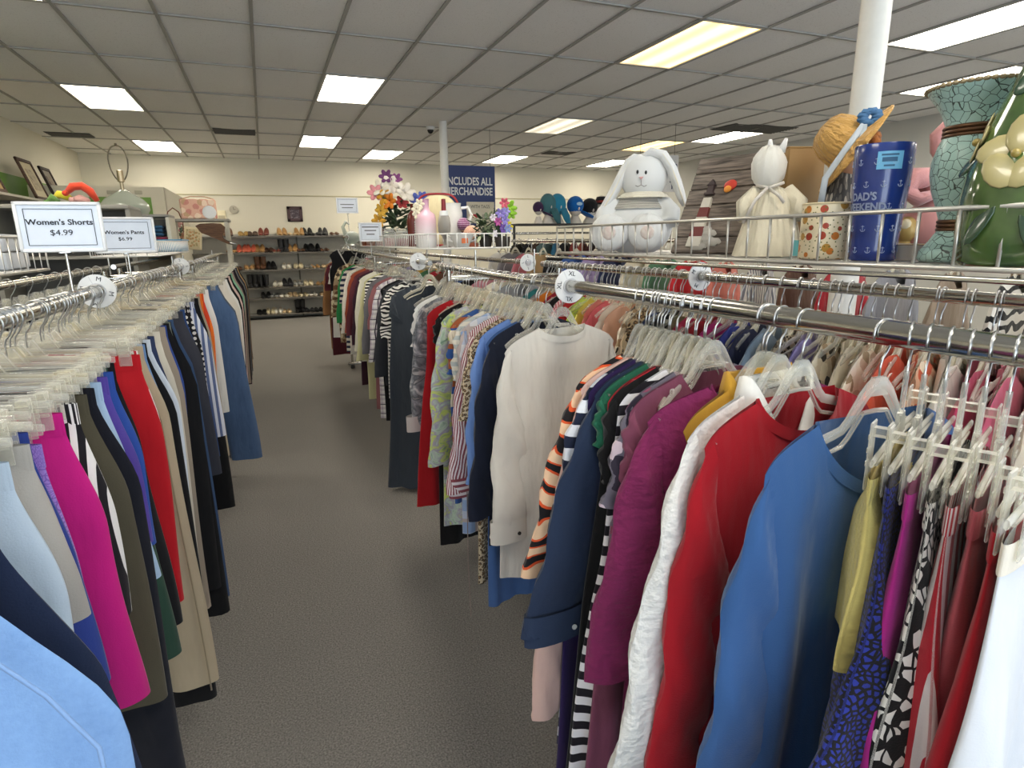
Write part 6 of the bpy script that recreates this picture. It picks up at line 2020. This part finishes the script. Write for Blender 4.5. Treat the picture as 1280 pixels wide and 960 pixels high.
q = MB(); q.tube([(26 * k, 0, -30 * k), (33 * k, 0, -32 * k), (38 * k, 0, -33.5 * k)], [3.4 * k, 2.6 * k, 1.6 * k], 12); q.build('nozzle', CHROME, o)
for py0, dz, lab in ((325, 0, 'lower white box in the left wire basket'), (311, .056, 'upper white box in the left wire basket')):
    P = at_x(8, 320, -.8)
    o = thing('white_box', lab, 'box', (-.84, P.y - .1, 1.423 + dz), .1)
    MB().box((0, 0, .026), (.2, .3, .052), bev=.004).build('carton', plain('white_carton', '#c9ccd0', .6), o)
    MB().box((0, -.151, .026), (.12, .002, .03)).build('label_panel', plain('carton_label', '#aab4c4', .6), o, False)

# ------------------------------------------------------------------ right-hand side beyond the rear rail
rack('garment rack in the next aisle, behind the rear right rail', [('front_rail', [(2.64, .3, 1.47), (2.64, 7.2, 1.47)], .0145), ('rear_rail', [(3.2, .3, 1.47), (3.2, 7.2, 1.47)], .0145)], (2.64, 3.2), .35, 7.0, 1.46)
NX = [('dark wool coat', '#2a2a2e'), ('white cardigan', '#d8d4cc'), ('pink hooded jacket', '#d4708c'), ('pink tee', '#d98aa0'), ('maroon jacket', '#5a1c26'), ('white robe', '#dcd8d0'), ('black and white jacket', 'Z'), ('taupe trench', '#94826f'), ('grey jacket', '#8a8a90'), ('red sweater', '#a3222c'), ('brown coat', '#5c4030'), ('striped robe', 'S'), ('salmon sweater', '#cc7464'), ('scarlet tee', '#b8242c'), ('green cardigan', '#4f7a5c'), ('cream jumper', '#d6cbb4'), ('navy hoodie', '#20284a'), ('lilac cardigan', '#a493c0'), ('blue jumper', '#3c5c9c'), ('black sweater', '#141416'), ('tan cardigan', '#b3956c'), ('rose blouse', '#c0707c'), ('grey jumper', '#7c7c80'), ('white tee', '#e0ddd6')]
for i, (d, c) in enumerate(NX):
    mt = fab('zebra', '#141416', '#d6d2ca') if c == 'Z' else (fab('vstripe', '#c9c2ba', '#6c6a70', s=.6) if c == 'S' else S(c))
    top('%s on the rack in the next aisle' % d, mt, (2.64, .45 + 6.4 * (i / 23) ** 1.4, 1.47), math.radians(20 + rnd.uniform(-8, 8)), W=.21, L=.7, hem=.23, sl=.5, group='tops in the next aisle', hlab='hanger holding the %s in the next aisle' % d, hmat=CLEARY)
# wooden cubby shelves on the right
P = at_z(1250, 375, 1.2)
o = thing('cubby_shelf', 'brown wooden cubby shelves seen below the right end of the basket', 'shelving', (4.4, 1.3, 0), -.9)
BRW = wood('cubby_wood', '#8a7860', '#b3a184')
for z in (.3, .72, 1.1, 1.36): MB().box((0, 0, z), (1.9, .36, .03)).build('shelf', BRW, o, False)
for x in (-.95, -.3, .3, .95): MB().box((x, 0, .68), (.03, .36, 1.38)).build('divider', BRW, o, False)
MB().box((0, .18, .68), (1.9, .02, 1.38)).build('back_panel', plain('cubby_back', '#6c5e4c', .7), o, False)
for i, (x, z, c, lab) in enumerate(((-.6, 1.115, '#3a3a40', 'dark handbag in the left cubby'), (0, 1.115, '#7c6a52', 'tan handbag in the middle cubby'), (.6, 1.115, '#94622c', 'brown handbag in the right cubby'), (-.6, .735, '#b8282c', 'red handbag in the lower left cubby'), (.05, .735, '#c9a030', 'yellow handbag in the lower middle cubby'), (.6, .735, '#a8242a', 'scarlet handbag in the lower right cubby'))):
    m2 = Matrix.Translation((4.4, 1.3, 0)) @ Matrix.Rotation(-.9, 4, 'Z')
    p = m2 @ Vector((x, -.02, z))
    o = thing('handbag', lab, 'handbag', p, -.9, 'handbags in the cubby shelves')
    q = MB(); q.box((0, 0, .075), (.3, .12, .15), bev=.03); q.build('bag_body', plain('bagleather_' + c[1:], c, .45), o)
    MB().tube([(-.08, 0, .15), (-.06, 0, .2), (0, 0, .215), (.06, 0, .2), (.08, 0, .15)], .006, 8).build('strap', plain('bagleather_' + c[1:], c, .45), o)

# ------------------------------------------------------------------ light and picture settings
w = bpy.data.worlds.new('daylight'); SC.world = w; w.use_nodes = True
w.node_tree.nodes['Background'].inputs[0].default_value = lin('#b9cbe0')
w.node_tree.nodes['Background'].inputs[1].default_value = .8
for x, ww in ((-1.45, 2.2), (1.2, 2.5), (4.0, 2.5), (6.9, 2.6)):
    l = bpy.data.lights.new('storefront_daylight', 'AREA'); l.shape = 'RECTANGLE'; l.size = ww; l.size_y = 2.0; l.energy = 88; l.color = (.80, .90, 1.0)
    lo = bpy.data.objects.new('storefront_daylight', l); COL.objects.link(lo)
    lo.location = (x, FRONT - .3, 1.55); lo.rotation_euler = (PI / 2, 0, 0)
    lo.rotation_euler = (PI / 2 + .5, 0, 0)
vs = SC.view_settings
vs.view_transform = 'Standard'; vs.look = 'None'; vs.gamma = 1; vs.use_curve_mapping = False; vs.exposure = EXPO
SC.cycles.use_denoising = True
SC.cycles.max_bounces = 8; SC.cycles.transparent_max_bounces = 24
SC.cycles.sample_clamp_indirect = 6
